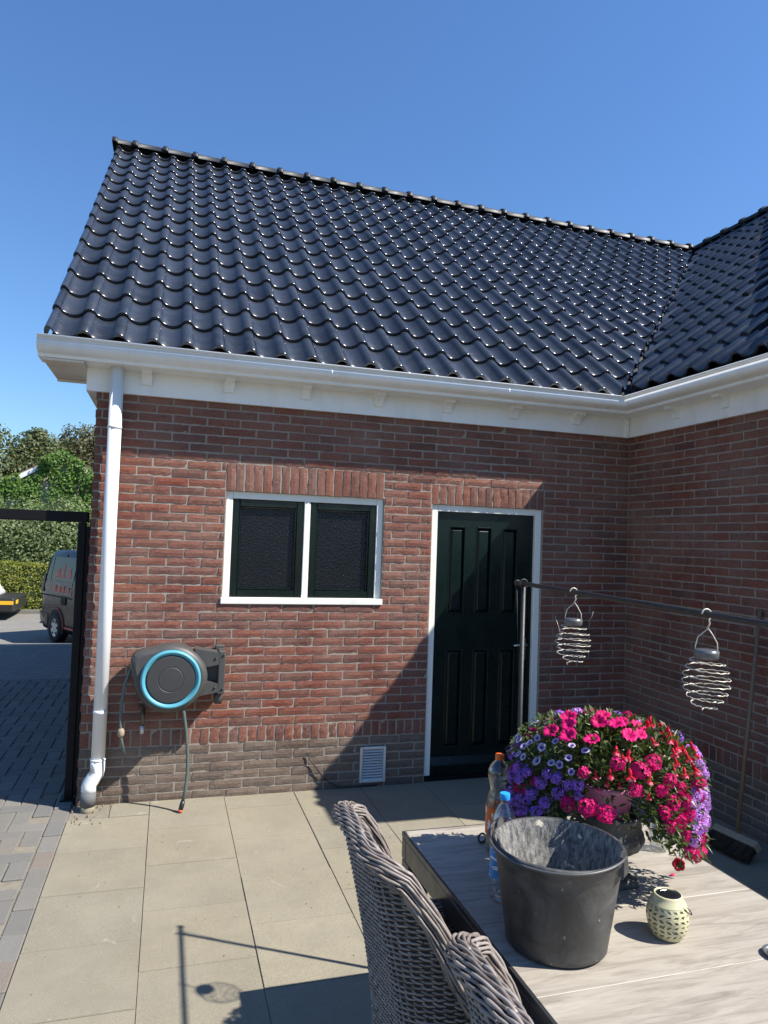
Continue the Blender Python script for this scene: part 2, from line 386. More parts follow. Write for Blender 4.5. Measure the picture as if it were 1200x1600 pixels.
M['drain'] = simple('grey_drain_plastic', (.13,.133,.137), .7, .1, 25, 0, Specular_IOR_Level=.2)
M['broomwood'] = simple('worn_broom_wood', (.30,.235,.16), .7, .25, 30, .2)
M['stick'] = simple('broom_stick_wood', (.20,.125,.075), .6, .3, 30, .2)
M['bristle'] = leaf_mat('bristle', [(.035,.025,.017), (.07,.05,.03), (.02,.015,.011), (.10,.075,.05)], .05, .6)
M['fence'] = simple('weathered_fence_board', (.15,.12,.09), .8, .3, 12, .3)
M['petal'] = simple('fallen_petal', (.45,.02,.10), .5)
# vehicles
M['van'] = simple('dark_grey_car_paint', (.016,.0175,.019), .25, .06, 8, 0, Specular_IOR_Level=.3)
M['vanglass'] = simple('tinted_car_glass', (.010,.011,.013), .08, .1, 8, 0, Specular_IOR_Level=.3)
M['rubber'] = simple('tyre_rubber', (.014,.014,.014), .8)
M['hub'] = simple('silver_wheel_trim', (.42,.43,.44), .35, .1, 30, 0, Metallic=.6)
M['red'] = simple('red_trim_and_reflection', (.38,.035,.02), .4, .1)  # red of the van's stripes, also of the reflections painted on it
M['redpale'] = simple('pale_grey_sheen', (.085,.085,.09), .4, .1)  # lit sheen of the van's side, put into a paler colour
M['amber'] = simple('amber_lens', (.70,.28,.03), .2)
M['carwhite'] = simple('white_car_paint', (.72,.73,.74), .18, .03, 8, 0, Coat_Weight=.5)
M['plate'] = simple('yellow_number_plate', (.75,.42,.02), .4)
M['render'] = simple('pale_house_render', (.50,.47,.42), .85, .15, 6, .2)
M['roofred'] = simple('old_roof_tile', (.13,.08,.06), .8, .3, 8, .4)

# ------------------------------------------------------------------ ground, driveway, patio
def gz(y):                                                  # the drive is level, then runs down to the lower street
    if y < 11.9: return 0.0
    if y > 16.9: return -0.69
    return -0.69*(y-11.9)/5.0
XW = 3.605                                                  # inner face of the wing wall
def sheet(name, x0, x1, ys, dz, mat, kind='structure'):
    mb = MB(); n = len(ys)
    mb.add([(x, y, gz(y)+d) for (y, d) in ys for x in (x0, x1)], [(2*i, 2*i+1, 2*i+3, 2*i+2) for i in range(n-1)])
    return tag(mb.build(name, mat), kind=kind)
gr = sheet('ground', -400, 400, [(-400, -.06), (11.8, -.06), (16.95, -.06), (700, -.06)], 0, M['soil'])
tag(gr, 'bare ground running out to the horizon behind the hedge', 'ground')
drive = sheet('driveway', -9, -.51, [(-3, -.016), (9.25, -.016), (9.26, -.002), (11.9, -.002), (14.4, -.002), (16.9, -.002)], 0, M['farpave'])
mb = MB(); mb.add([(-5.3, -2.9, -.010), (-.512, -2.9, -.010), (-.512, 9.25, -.010), (-5.3, 9.25, -.010)], [(0, 1, 2, 3)]); mb.build('paver_bedding', M['joint'], drive)
tag(drive, 'grey clinker driveway left of the brick building', 'driveway')
street = sheet('street', -60, 60, [(16.9, -.002), (22.6, -.002)], 0, M['farpave'])
tag(street, 'sunlit clinker street in front of the clipped hedge', 'street')
patio = MB(); patio.box(-.51, XW+.005, -3, 5.02, -.09, -.0055)
patio = tag(patio.build('patio', M['joint']), 'patio of square beige concrete slabs', 'patio', kind='structure')
# slabs, laid in columns with staggered joints
S = .478; EX = [-.515+S*k for k in range(10)]
slab_mesh = []
for v in range(6):
    mb = MB(); mb.bbox(-.5, .5, -.5, .5, -.04, 0, .003)
    me = mb.mesh('paving_slab', M['slab'])
    slab_mesh.append(me)
def slab(x0, x1, y0, y1):
    if x1-x0 < .06 or y1-y0 < .05: return
    g = .0016
    me = R.choice(slab_mesh)
    link('paving_slab', me, patio, ((x0+x1)/2, (y0+y1)/2, R.uniform(-.002, .002)), (R.uniform(-.003, .003), R.uniform(-.003, .003), R.uniform(-.002, .002)), (x1-x0-2*g, y1-y0-2*g, 1))
for k in range(9):
    x0, x1 = EX[k], min(EX[k+1], XW-.004)
    top = 4.284 if k % 2 == 0 else 4.515
    ys = [4.99]
    y = top+S-.001
    if y < 4.98: ys.append(y)
    y = top
    while y > -1.6: ys.append(y); y -= .4767
    for i, (a, b) in enumerate(zip(ys, ys[1:])):
        if k == 0 and a > 4.9: slab(-.275, x1, b, a)
        else: slab(x0, x1, b, a)
# sand left open around the drain
mb = MB(); pts = []
for i in range(14):
    for j in range(14):
        x = -.515+.25*i/13; y = 4.745+.255*j/13
        pts.append((x, y, -.010+.007*mnoise.noise((x*19, y*19, 3))+.006*mnoise.noise((x*60, y*60, 1))))
mb.add(pts, [(i*14+j, i*14+14+j, i*14+15+j, i*14+j+1) for i in range(13) for j in range(13)], 0, True)
for q in range(34):
    x, y = R.uniform(-.51, -.24), R.uniform(4.66, 4.99); s = R.uniform(.003, .009); z = .004
    mb.add([(x-s,y,z-.004),(x+s*.4,y-s,z-.004),(x+s,y+s*.6,z-.004),(x,y,z+s)], [(0,1,3),(1,2,3),(2,0,3)])
o = mb.build('sand_patch', M['sand'], patio); tag(o, 'open sand around the drain foot', kind='stuff')
# crumbs and leaf litter on the slabs
mb = MB()
for q in range(260):
    x, y = R.uniform(-.6, 2.6), R.uniform(2.3, 4.95); s = R.uniform(.0015, .006)
    a = R.uniform(0, 6.3); ca, sa = math.cos(a), math.sin(a)
    mb.add([(x-s*ca, y-s*sa, .003), (x+s*sa*.5, y-s*ca*.5, .004), (x+s*ca, y+s*sa, .003), (x-s*sa*.5, y+s*ca*.5, .006)], [(0,1,2,3)])
tag(mb.build('crumbs', M['soil'], patio, fix=False), kind='stuff')

# pavers of the drive: a border row beside the slabs, herringbone beyond
def paver_mesh(l, wd):
    mb = MB(); mb.bbox(-l/2+.0025, l/2-.0025, -wd/2+.0025, wd/2-.0025, -.03, 0, .005); return mb.mesh('paver', M['paver'])
pm = [paver_mesh(.21, .105)]
blocks = []
y = 1.6
while y < 9.2:
    blocks.append((-.5685, y+.105, PI/2)); y += .211
X0, Y0, c_ = -.622, 1.5, .1052
for i in range(-44, 0):
    for j in range(0, 74):
        d = (i-j) % 4
        if d == 0 and i < -1: blocks.append((X0+(i+1)*c_, Y0+(j+.5)*c_, 0))
        elif d == 3: blocks.append((X0+(i+.5)*c_, Y0+(j+1)*c_, PI/2))
vis = []
for x, y, a in blocks:
    p = proj((x, y, 0))
    if p is None or y > 9.2: continue
    vis.append((1/p[2]**2 if -12 < p[0] < 140 and p[1] < 1615 else .001/p[2]**2, x, y, a))
vis.sort(reverse=True)
for k, (s, x, y, a) in enumerate(vis[:300]):
    link('paver', pm[0], drive, (x, y, R.uniform(-.003, .002)), (R.uniform(-.008, .008), R.uniform(-.008, .008), a+R.uniform(-.006, .006)))
mb = MB()
for s, x, y, a in vis[300:]:
    l, wd = (.1025, .050) if a == 0 else (.050, .1025); z = R.uniform(-.003, .002)
    mb.bbox(x-l, x+l, y-wd, y+wd, z-.03, z, .006)
tag(mb.build('pavers', M['paver'], drive), kind='stuff')
kerb = MB(); kerb.bbox(-60, 60, 22.6, 22.75, -.75, -.58, .01)
tag(kerb.build('kerb', M['paver']), 'pale kerb along the foot of the hedge', 'kerb', kind='structure')

# ------------------------------------------------------------------ the brick building
house = thing('brick_house', (-.49, 5.0, 0), 'L-shaped red brick building with glossy black tiled roof and white gutter', 'building')
SL = .816; TH = math.atan(SL); CO, SI = math.cos(TH), math.sin(TH)
EY = 4.715; EXW = 3.345; EZ = 2.957; WE = 2.99; WW = 3.27                             # eave lines of the two roof slopes
YR = 8.84; XR = EXW+YR-EY                                   # ridges
XL = -.785                                                  # verge
WX0, WX1, WZ0, WZ1 = .372, 1.513, 1.303, 2.083              # window opening
DX0, DX1, DZ1 = 1.893, 2.823, 2.063                         # door opening
FB = 2.687                                                  # underside of the fascia
# core of the front wall (the mortar between the bricks)
YM = 5.0035
mb = MB()
mb.box(-.487, WX0, YM, 5.11, -.1, 2.95); mb.box(WX0, WX1, YM, 5.11, -.1, WZ0); mb.box(WX0, WX1, YM, 5.11, WZ1, 2.95)
mb.box(WX1, DX0, YM, 5.11, -.1, 2.95); mb.box(DX0, DX1, YM, 5.11, DZ1, 2.95); mb.box(DX1, XW+.0035, YM, 5.11, -.1, 2.95)
wall = mb.build('wall', M['mortar'], house)
mb = MB()
mb.box(XW+.0035, XW+.12, WW+.01, YM, -.1, 2.95); mb.box(XW+.12, 11.4, WW+.01, WW+.13, -.1, 2.95)
wing = mb.build('wing_wall', M['mortar'], house)
mb = MB(); mb.box(-.487, 11.4, 5.12, 12.8, -.1, 2.95)
mb.poly_ex([(-.487, 5.12, 2.95), (-.487, 12.8, 2.95), (-.487, YR, 6.05)], [(-.3, 5.12, 2.95), (-.3, 12.8, 2.95), (-.3, YR, 6.05)])
gable = mb.build('gable_wall', M['mortar'], house)

# bricks: handmade faces, recessed joints
CH = .0605; JT = .0108; BL = .2255
def brick_mesh(l, h, mat, seed, nx=6, ny=2):
    rr = random.Random(seed); mb = MB(); vs = []
    q = rr.uniform(0, 99); n = nx+1
    def edge(i, j):
        ex = (1 if i in (0, nx) else 0); ey = (1 if j in (0, ny) else 0)
        return .0035*max(ex, ey)
    for j in range(ny+1):
        for i in range(n):
            x = -l/2+l*i/nx; z = -h/2+h*j/ny
            x += .0034*mnoise.noise((i*1.3+q, j*2.1, 1)); z += .0046*mnoise.noise((i*.9+q, j*1.7, 5))*(1 if j in (0, ny) else .5)
            vs.append((x, edge(i, j)-.0030+.0046*mnoise.noise((i*1.1+q, j*1.9, 9)), z))
    m0 = len(vs); ring = [(i, 0) for i in range(n)]+[(nx, j) for j in range(1, ny+1)]+[(i, ny) for i in range(nx-1, -1, -1)]+[(0, j) for j in range(ny-1, 0, -1)]
    for i, j in ring:
        a = vs[j*n+i]; vs.append((a[0], .02, a[2]))
    fs = [(j*n+i, j*n+i+1, j*n+n+i+1, j*n+n+i) for j in range(ny) for i in range(nx)]
    k = len(ring)
    for a in range(k):
        i0 = ring[a][1]*n+ring[a][0]; b = (a+1) % k; i1 = ring[b][1]*n+ring[b][0]
        fs.append((i1, i0, m0+a, m0+b))
    mb.add(vs, fs); return mb.mesh('brick', mat)
lib = {}
def lib_get(kind, mat):
    k = (kind, mat)
    if k not in lib:
        l, h, nx, ny = {'s': (BL-JT, CH-JT, 6, 2), 'h': (.108, CH-JT, 4, 2), 'v': (CH-JT, .150, 2, 5), 'w': (CH-JT, .101, 2, 4)}[kind]
        lib[k] = [brick_mesh(l, h, M[mat], i*17+ord(kind), nx, ny) for i in range(12)], l, h
    return lib[k]
Z_PL = [0.0]+[.050+.0612*i for i in range(6)]               # plinth courses
ZS0, ZS1 = .356, .466                                       # upright course
courses = []                                                # (z0, z1, material)
courses.append((-.012, .050, 'plinth'))
for i in range(5): courses.append((.050+.0612*i, .050+.0612*(i+1), 'plinth'))
z = ZS1
nC = round((FB+.02-ZS1)/CH); CH2 = (FB+.012-ZS1)/nC
for i in range(nC): courses.append((ZS1+i*CH2, ZS1+(i+1)*CH2, 'brick'))
place = []                                                  # (kind, mat, a0, a1, z0, z1, face)
SOLD_W = (WX0-.005, WX0-.005+18*.0634); SOLD_D = (DX0-.012, DX0-.012+15*.0634)
def above(z): return min(l for l in [c[0] for c in courses] if l >= z-.004)
WT, DT = above(WZ1+.150), above(DZ1+.150)
def intervals(z0, z1):
    zc = (z0+z1)/2; iv = [(-.494, XW+.004)]
    def cut(iv, a, b):
        o = []
        for p, q in iv:
            if b <= p or a >= q: o.append((p, q)); continue
            if a-p > .02: o.append((p, a))
            if q-b > .02: o.append((b, q))
        return o
    if WZ0-.004 < zc < WZ1: iv = cut(iv, WX0, WX1)
    if zc < DZ1: iv = cut(iv, DX0, DX1)
    if WZ1 < zc < WT: iv = cut(iv, *SOLD_W)
    if DZ1 < zc < DT: iv = cut(iv, *SOLD_D)
    return iv
for ci, (z0, z1, mt) in enumerate(courses):
    for p, q in intervals(z0, z1):
        ph = (.1127 if ci % 2 else 0)+R.uniform(-.006, .006)
        k0 = math.floor((p-ph)/BL)
        edges = [p]+[ph+BL*k for k in range(k0, k0+40) if p+.03 < ph+BL*k < q-.03]+[q]
        for a, b in zip(edges, edges[1:]): place.append(('s', mt, a, b, z0, z1, 'back'))
    y = 5.0-.002; ph = (.06 if ci % 2 else -.05)
    edges = [WW]+[ph+BL*k for k in range(10, 30) if WW+.03 < ph+BL*k < y-.03]+[y]
    for a, b in zip(edges, edges[1:]): place.append(('s', mt, a, b, z0, z1, 'wing'))
x = -.494
while x < XW-.02:
    b = min(x+.0634, XW)
    if not (b > DX0 and x < DX1): place.append(('w', 'brick', x, b, ZS0, ZS1, 'back'))
    elif x < DX0-.02: place.append(('w', 'brick', x, DX0, ZS0, ZS1, 'back'))
    elif b > DX1+.02: place.append(('w', 'brick', DX1, b, ZS0, ZS1, 'back'))
    x += .0634
y = 4.998
while y > WW+.02:
    place.append(('w', 'brick', max(WW, y-.0634), y, ZS0, ZS1, 'wing')); y -= .0634
for i in range(18): place.append(('v', 'brick', SOLD_W[0]+i*.0634, SOLD_W[0]+(i+1)*.0634, WZ1-.004, WT, 'back'))
for i in range(15): place.append(('v', 'brick', SOLD_D[0]+i*.0634, SOLD_D[0]+(i+1)*.0634, DZ1-.004, DT, 'back'))
# fill the slivers between uprights and the next level course
ranked = []
for pl in place:
    kd, mt, a, b, z0, z1, fc = pl
    c = ((a+b)/2, 5.0, (z0+z1)/2) if fc == 'back' else (XW, (a+b)/2, (z0+z1)/2)
    p0 = proj(c); s = 0
    if p0 and -10 < p0[0] < 1210 and -10 < p0[1] < 1610:
        e0 = proj((a, 5, c[2]) if fc == 'back' else (XW, a, c[2])); e1 = proj((b, 5, c[2]) if fc == 'back' else (XW, b, c[2]))
        s = abs(e1[0]-e0[0])*(z1-z0)/p0[2]
        if fc == 'wing' and p0[1] > 1090: s *= .3               # mostly behind the flowers
    ranked.append((s, R.random(), pl))
ranked.sort(reverse=True)
stuffmb = {('back', 'brick'): MB(), ('back', 'plinth'): MB(), ('wing', 'brick'): MB(), ('wing', 'plinth'): MB()}
for k, (s, _, (kd, mt, a, b, z0, z1, fc)) in enumerate(ranked):
    ms, l, h = lib_get(kd, mt); me = R.choice(ms)
    L = b-a-JT+R.uniform(-.002, .002); Hh = z1-z0-JT+R.uniform(-.002, .002)
    sx, sz = L/l, Hh/h
    jx, jz, jy = R.uniform(-.0015, .0015), R.uniform(-.0015, .0015), R.uniform(-.0022, .0022)
    rz = R.uniform(-.006, .006)
    if fc == 'back': mat4 = Matrix.Translation(((a+b)/2+jx, 5.0+jy, (z0+z1)/2+jz))@Matrix.Rotation(R.uniform(-.006, .006), 4, 'Y')@Matrix.Diagonal((sx, 1, sz, 1))
    else: mat4 = Matrix.Translation((XW+jy, (a+b)/2+jx, (z0+z1)/2+jz))@Matrix.Rotation(-PI/2, 4, 'Z')@Matrix.Rotation(R.uniform(-.006, .006), 4, 'Y')@Matrix.Diagonal((sx, 1, sz, 1))
    if k < 300:
        o = link('brick', me, wall if fc == 'back' else wing)
        o.matrix_local = Matrix.Translation(-origin(house))@mat4
    else:
        g = stuffmb[(fc, mt)]
        g.add([mat4@v.co for v in me.vertices], [tuple(p.vertices) for p in me.polygons])
for (fc, mt), g in stuffmb.items():
    tag(g.build('bricks', M[mt], wall if fc == 'back' else wing, fix=False), kind='stuff')
# side bricks on the gable and the end wall of the wing, out of the photograph
mb = MB()
for ci, (z0, z1, mt) in enumerate(courses):
    for k in range(37):
        y0 = 5.02+k*.21+(.1 if ci % 2 else 0); mb.box(-.496, -.480, y0, y0+.199, z0+.005, z1-.005)
    for k in range(12):
        x0 = XW+.02+k*.21+(.1 if ci % 2 else 0); mb.box(x0, x0+.199, WW+.001, WW+.02, z0+.005, z1-.005)
tag(mb.build('bricks', M['brick'], gable), kind='stuff')

# fascia, gutter, soffit box, brackets
mb = MB()
mb.box(-.555, XW-.030, 4.968, 5.008, FB, 2.846); mb.box(-.555, -.486, 5.010, 5.9, FB, 2.846)
mb.box(XW-.030, XW+.009, WW-.05, 4.966, FB+.0005, 2.846)
mb.bbox(XW-.075, XW-.032, 4.952, 4.990, FB-.004, 2.841, .004)
fas = mb.build('fascia', M['white'], house)
prof = [(.03,2.842),(.205,2.842),(.211,2.848),(.211,2.860),(.219,2.863),(.240,2.868),(.262,2.878),(.276,2.891),(.283,2.906),(.283,2.919),(.278,2.930),(.273,2.938),(.272,2.946),(.277,2.951),(.289,2.952),(.293,2.957),(.291,2.963),(.284,2.966),(.270,2.962),(.264,2.945),(.24,2.90),(.12,2.885),(.06,2.885),(.03,2.935)]
def gw(d): return d-.025                                    # the wing's eave is a little narrower
n = len(prof); mb = MB(); rows = []
for d, z in prof:
    rows.append([(-.822, 5-d, z), (XW-gw(d), 5-d, z), (XW-gw(d), WE+.29-d, z), (9.0, WE+.29-d, z)])
vs = [p for r in rows for p in r]
for k in range(3):
    for i in range(n):
        a = i*4+k; b = ((i+1) % n)*4+k
        mb.f.append([a, b, b+1, a+1]); mb.m.append(0); mb.sm.append(3 <= i <= 18)
mb.v = vs
mb.f.append([i*4 for i in range(n)]); mb.m.append(0); mb.sm.append(False)
gut = mb.build('gutter', M['pvc'], house)
mb = MB()                                                   # joint sleeve and corner piece
for x in (1.02, 2.36):
    for i in range(4, 12):
        d0, z0 = prof[i]; d1, z1 = prof[i+1]
        mb.add([(x, 5-d0-.002, z0-.001), (x+.006, 5-d0-.002, z0-.001), (x+.006, 5-d1-.002, z1-.001), (x, 5-d1-.002, z1-.001)], [(0,1,2,3)])
mb.build('gutter_joint', M['white'], gut)
mb = MB(); mb.box(-.795, -.557, 4.80, 5.42, 2.826, 2.840); mb.box(-.795, -.778, 4.82, 5.42, 2.8405, 2.94)
mb.bbox(-.790, -.56, 5.36, 5.395, 2.808, 2.825, .003)
mb.build('eaves_box', M['soffit'], house)
def bracket(pos, face):
    mb = MB(); N = 8; lo = []
    pts = [(0, 0), (.095, 0), (.095, -.016)]+[(.095-.075*math.sin(PI/2*i/N)-.0, -.018-.052*(1-math.cos(PI/2*i/N))) for i in range(N+1)]+[(.016, -.078), (0, -.078)]
    for d, z in pts: lo.append((d, z))
    def P3(d, s, z):
        return (pos[0]+s, 4.968-d, 2.842+z) if face == 'back' else (XW-.030-d, pos[0]+s, 2.842+z)
    mb.poly_ex([P3(d, -.033, z*1.12) for d, z in lo], [P3(d, .033, z*1.12) for d, z in lo])
    mb.build('eaves_bracket', M['white'], house)
for x in (-.182, .355, .887, 1.428, 1.970, 2.520, 3.077): bracket((x,), 'back')
for y in (4.39, 3.905): bracket((y,), 'wing')
# downpipe
dp = MB(); dp.tube([(-.365, 4.905, 2.845), (-.365, 4.905, .27)], .042, 20)
dp = dp.build('downpipe', M['pipe'], house)
mb = MB(); mb.tube([(-.365, 4.905, .315), (-.365, 4.905, .245), (-.367, 4.905, .235), (-.385, 4.905, .205), (-.408, 4.902, .165), (-.412, 4.902, .15), (-.412, 4.902, .112)], [.0445]*7, 20)
mb.tube([(-.365, 4.905, .325), (-.365, 4.905, .312)], .0475, 20)
mb.build('elbow', M['pipe'], dp)
mb = MB(); mb.tube([(-.412, 4.902, .122), (-.412, 4.902, .035)], .0475, 20); mb.build('drain_sleeve', M['drain'], dp)
mb = MB(); mb.tube([(-.412, 4.902, .04), (-.412, 4.902, -.03)], .043, 20); mb.build('drain_pipe', M['slab'], dp)
for z in (2.45, .62):
    mb = MB(); mb.tube([(-.365, 4.905, z-.012), (-.365, 4.905, z+.012)], .0445, 20); mb.box(-.372, -.358, 4.945, 5.0, z-.008, z+.008); mb.build('pipe_clip', M['pipe'], dp)

# window
win = MB(); fw = .048; yf = 5.028
win.bbox(WX0, WX0+fw, yf, 5.10, WZ0+.045, WZ1, .003); win.bbox(WX1-fw, WX1, yf, 5.10, WZ0+.045, WZ1, .003)
win.bbox(WX0+fw+.001, WX1-fw-.001, yf+.001, 5.10, WZ1-.05, WZ1, .003)
xm = (WX0+WX1)/2+.005; win.bbox(xm-.022, xm+.022, yf+.002, 5.10, WZ0+.046, WZ1-.051, .003)
win = win.build('window', M['frame'], house)
mb = MB(); mb.bbox(WX0-.012, WX1+.006, 4.985, 5.10, WZ0, WZ0+.044, .004); mb.build('window_sill', M['frame'], win)
for x0, x1 in ((WX0+fw+.002, xm-.024), (xm+.024, WX1-fw-.002)):
    z0, z1 = WZ0+.047, WZ1-.052; y0 = 5.036; s = .047
    mb = MB(); mb.bbox(x0, x0+s, y0, 5.10, z0, z1, .004); mb.bbox(x1-s, x1, y0, 5.10, z0, z1, .004)
    mb.bbox(x0+s+.001, x1-s-.001, y0+.001, 5.10, z0, z0+s, .004); mb.bbox(x0+s+.001, x1-s-.001, y0+.001, 5.10, z1-s, z1, .004)
    b = .012                                                # glazing beads
    gx0, gx1, gz0, gz1 = x0+s+.001, x1-s-.001, z0+s+.001, z1-s-.001
    for q in ((gx0, gx0+b, gz0, gz1), (gx1-b, gx1, gz0, gz1), (gx0+b+.001, gx1-b-.001, gz0, gz0+b), (gx0+b+.001, gx1-b-.001, gz1-b, gz1)):
        mb.bbox(q[0], q[1], y0+.016, 5.095, q[2], q[3], .003)
    sash = mb.build('sash', M['green'], win)
    mb = MB(); mb.box(gx0, gx1, y0+.034, y0+.042, gz0, gz1); mb.build('pane', M['glass'], sash)

# door
door = MB()
LX0, LX1, LZ0, LZ1 = DX0+.054, DX1-.054, .02, DZ1-.052; yl = 5.052
PX = []
W_ = LX1-LX0
for c in (.215, .485, .755): PX.append((LX0+W_*c-.068, LX0+W_*c+.068))
zr = [(.225, .965), (1.235, 1.905)]
# stiles, rails, muntins of the leaf
xs = [LX0, PX[0][0], PX[0][1], PX[1][0], PX[1][1], PX[2][0], PX[2][1], LX1]
zs = [LZ0, zr[0][0], zr[0][1], zr[1][0], zr[1][1], LZ1]
for i in range(5):
    if i in (0, 2, 4): door.box(LX0, LX1, yl, yl+.04, zs[i], zs[i+1])
    else:
        for k in (0, 2, 4, 6): door.box(xs[k], xs[k+1], yl, yl+.04, zs[i]+.0002, zs[i+1]-.0002)
door = door.build('door', M['door'], house)
for z0, z1 in zr:
    for x0, x1 in PX:
        mb = MB(); y0 = yl+.020
        mb.box(x0-.0005, x1+.0005, y0, y0+.012, z0-.0005, z1+.0005)
        bv = .022                                           # raised and fielded centre
        lo = [(x0+.012, y0-.0005, z0+.012), (x1-.012, y0-.0005, z0+.012), (x1-.012, y0-.0005, z1-.012), (x0+.012, y0-.0005, z1-.012)]
        hi = [(x0+.012+bv, y0-.014, z0+.012+bv), (x1-.012-bv, y0-.014, z0+.012+bv), (x1-.012-bv, y0-.014, z1-.012-bv), (x0+.012+bv, y0-.014, z1-.012-bv)]
        mb.add(lo+hi, [(0,1,5,4),(1,2,6,5),(2,3,7,6),(3,0,4,7),(4,5,6,7)])
        for q in ((x0, x0+.010, z0, z1), (x1-.010, x1, z0, z1)): mb.bbox(q[0], q[1], yl-.004, y0, q[2], q[3], .003)
        for q in ((x0+.011, x1-.011, z0, z0+.010), (x0+.011, x1-.011, z1-.010, z1)): mb.bbox(q[0], q[1], yl-.0035, y0, q[2], q[3], .003)
        mb.build('door_panel', M['door'], door)
mb = MB(); mb.poly_ex([(LX0+.01, yl, .16), (LX0+.01, yl-.022, .105), (LX0+.01, yl-.022, .09), (LX0+.01, yl, .09)], [(LX1-.01, yl, .16), (LX1-.01, yl-.022, .105), (LX1-.01, yl-.022, .09), (LX1-.01, yl, .09)])
mb.build('weather_bar', M['door'], door)
mb = MB(); mb.bbox(DX0, DX0+.052, 5.022, 5.10, .035, DZ1, .003); mb.bbox(DX1-.052, DX1, 5.022, 5.10, .035, DZ1, .003); mb.bbox(DX0+.053, DX1-.053, 5.0225, 5.10, DZ1-.05, DZ1, .003)
mb.build('door_frame', M['frame'], door)
mb = MB(); mb.box(DX0+.001, DX0+.052, 5.018, 5.1, -.01, .034); mb.box(DX1-.052, DX1-.001, 5.018, 5.1, -.01, .034); mb.box(DX0+.053, DX1-.053, 5.03, 5.11, -.02, .018)
mb.build('threshold', M['black'], door)
mb = MB(); hx = LX1-.062; mb.bbox(hx-.02, hx+.02, yl-.008, yl-.0005, .885, 1.045, .003)
mb.tube([(hx+.004, yl-.008, 1.0), (hx+.004, yl-.045, 1.0)], .009, 10); mb.tube([(hx+.008, yl-.045, 1.0), (hx-.05, yl-.05, 1.0), (hx-.105, yl-.048, .997)], .008, 10)
mb.lathe([(.0, 0), (.009, 0), (.009, .002)], (0, 0, 0), 4)
mb.build('door_handle', M['steel'], door)
mb = MB(); mb.tube([(hx, yl-.009, .935), (hx, yl-.0105, .935)], .0075, 12); mb.box(hx-.003, hx+.003, yl-.0105, yl-.009, .912, .93); mb.build('keyhole', M['black'], door)
for z in (.35, 1.75):
    mb = MB(); mb.tube([(LX0-.004, yl-.012, z), (LX0-.004, yl-.012, z+.09)], .008, 10); mb.build('hinge', M['door'], door)

# vent grille and a loose cable
vx0, vx1, vz0, vz1 = 1.392, 1.585, .030, .283
mb = MB(); f_ = .018
mb.bbox(vx0, vx0+f_, 4.975, 4.999, vz0, vz1, .003); mb.bbox(vx1-f_, vx1, 4.975, 4.999, vz0, vz1, .003)
mb.bbox(vx0+f_+.001, vx1-f_-.001, 4.976, 4.999, vz0, vz0+f_, .003); mb.bbox(vx0+f_+.001, vx1-f_-.001, 4.976, 4.999, vz1-f_, vz1, .003)
vent = mb.build('vent_grille', M['alu'], house)
mb = MB(); mb.box(vx0+.006, vx1-.006, 4.9985, 4.9995, vz0+.006, vz1-.006); mb.build('vent_back', M['grey2'], vent)
ns = 11; hgt = (vz1-vz0-2*f_)/ns
for i in range(ns):
    z = vz0+f_+hgt*i; mb = MB(); a, b = vx0+f_+.001, vx1-f_-.001
    mb.poly_ex([(a, 4.977, z+.002), (a, 4.978, z+.0005), (a, 4.991, z+hgt*.60), (a, 4.990, z+hgt*.66)], [(b, 4.977, z+.002), (b, 4.978, z+.0005), (b, 4.991, z+hgt*.60), (b, 4.990, z+hgt*.66)])
    mb.build('slat', M['alu'], vent)
mb = MB(); mb.tube([(1.00, 4.985, .26), (1.06, 4.98, .17), (1.14, 4.98, .07), (1.24, 4.975, .012), (1.38, 4.97, .012), (1.52, 4.975, .010)], .0045, 6); mb.build('cable', M['grey2'], house)

# ------------------------------------------------------------------ roof
def rz_back(y): return EZ+SL*(y-EY)
mb = MB(); o_ = .055
def P_(x, y, d): return (x, y, EZ+SL*d-o_)
XH = XR; YH = WE+(XR-EXW)
v = {'a': P_(XL+.03, EY+.04, .04), 'b': P_(EXW+.02, EY+.02, .02), 'c': P_(XR, YR, YR-EY), 'd': P_(XL+.03, YR, YR-EY),
     'e': P_(EXW+.02, WE+.02, .02), 'f': P_(XH, YH, XR-EXW), 'g': P_(2*XR-EXW, WE+.02, .02), 'h': P_(2*XR-EXW, 2*YR-EY, 0), 'i': P_(XL+.03, 2*YR-EY, 0)}
ks = list(v); ix = {k: i for i, k in enumerate(ks)}
mb.add([v[k] for k in ks], [[ix[k] for k in q] for q in ('abcd', 'befc', 'efg', 'gfch', 'dchi')])
roof = mb.build('roof', M['deck'], house)
TW = .2066; TE = .3416; TN = 16
def h_prof(t):
    if t < .66: return -.031*math.sin(PI*t/.66)**.75 if 0 < t < .66 else 0
    return .021*max(0, math.sin(PI*min(1, (t-.66)/.34)))**.65
ts = [0, .03, .09, .17, .26, .35, .44, .52, .59, .64, .69, .74, .79, .84, .89, .94, .98, 1.0]
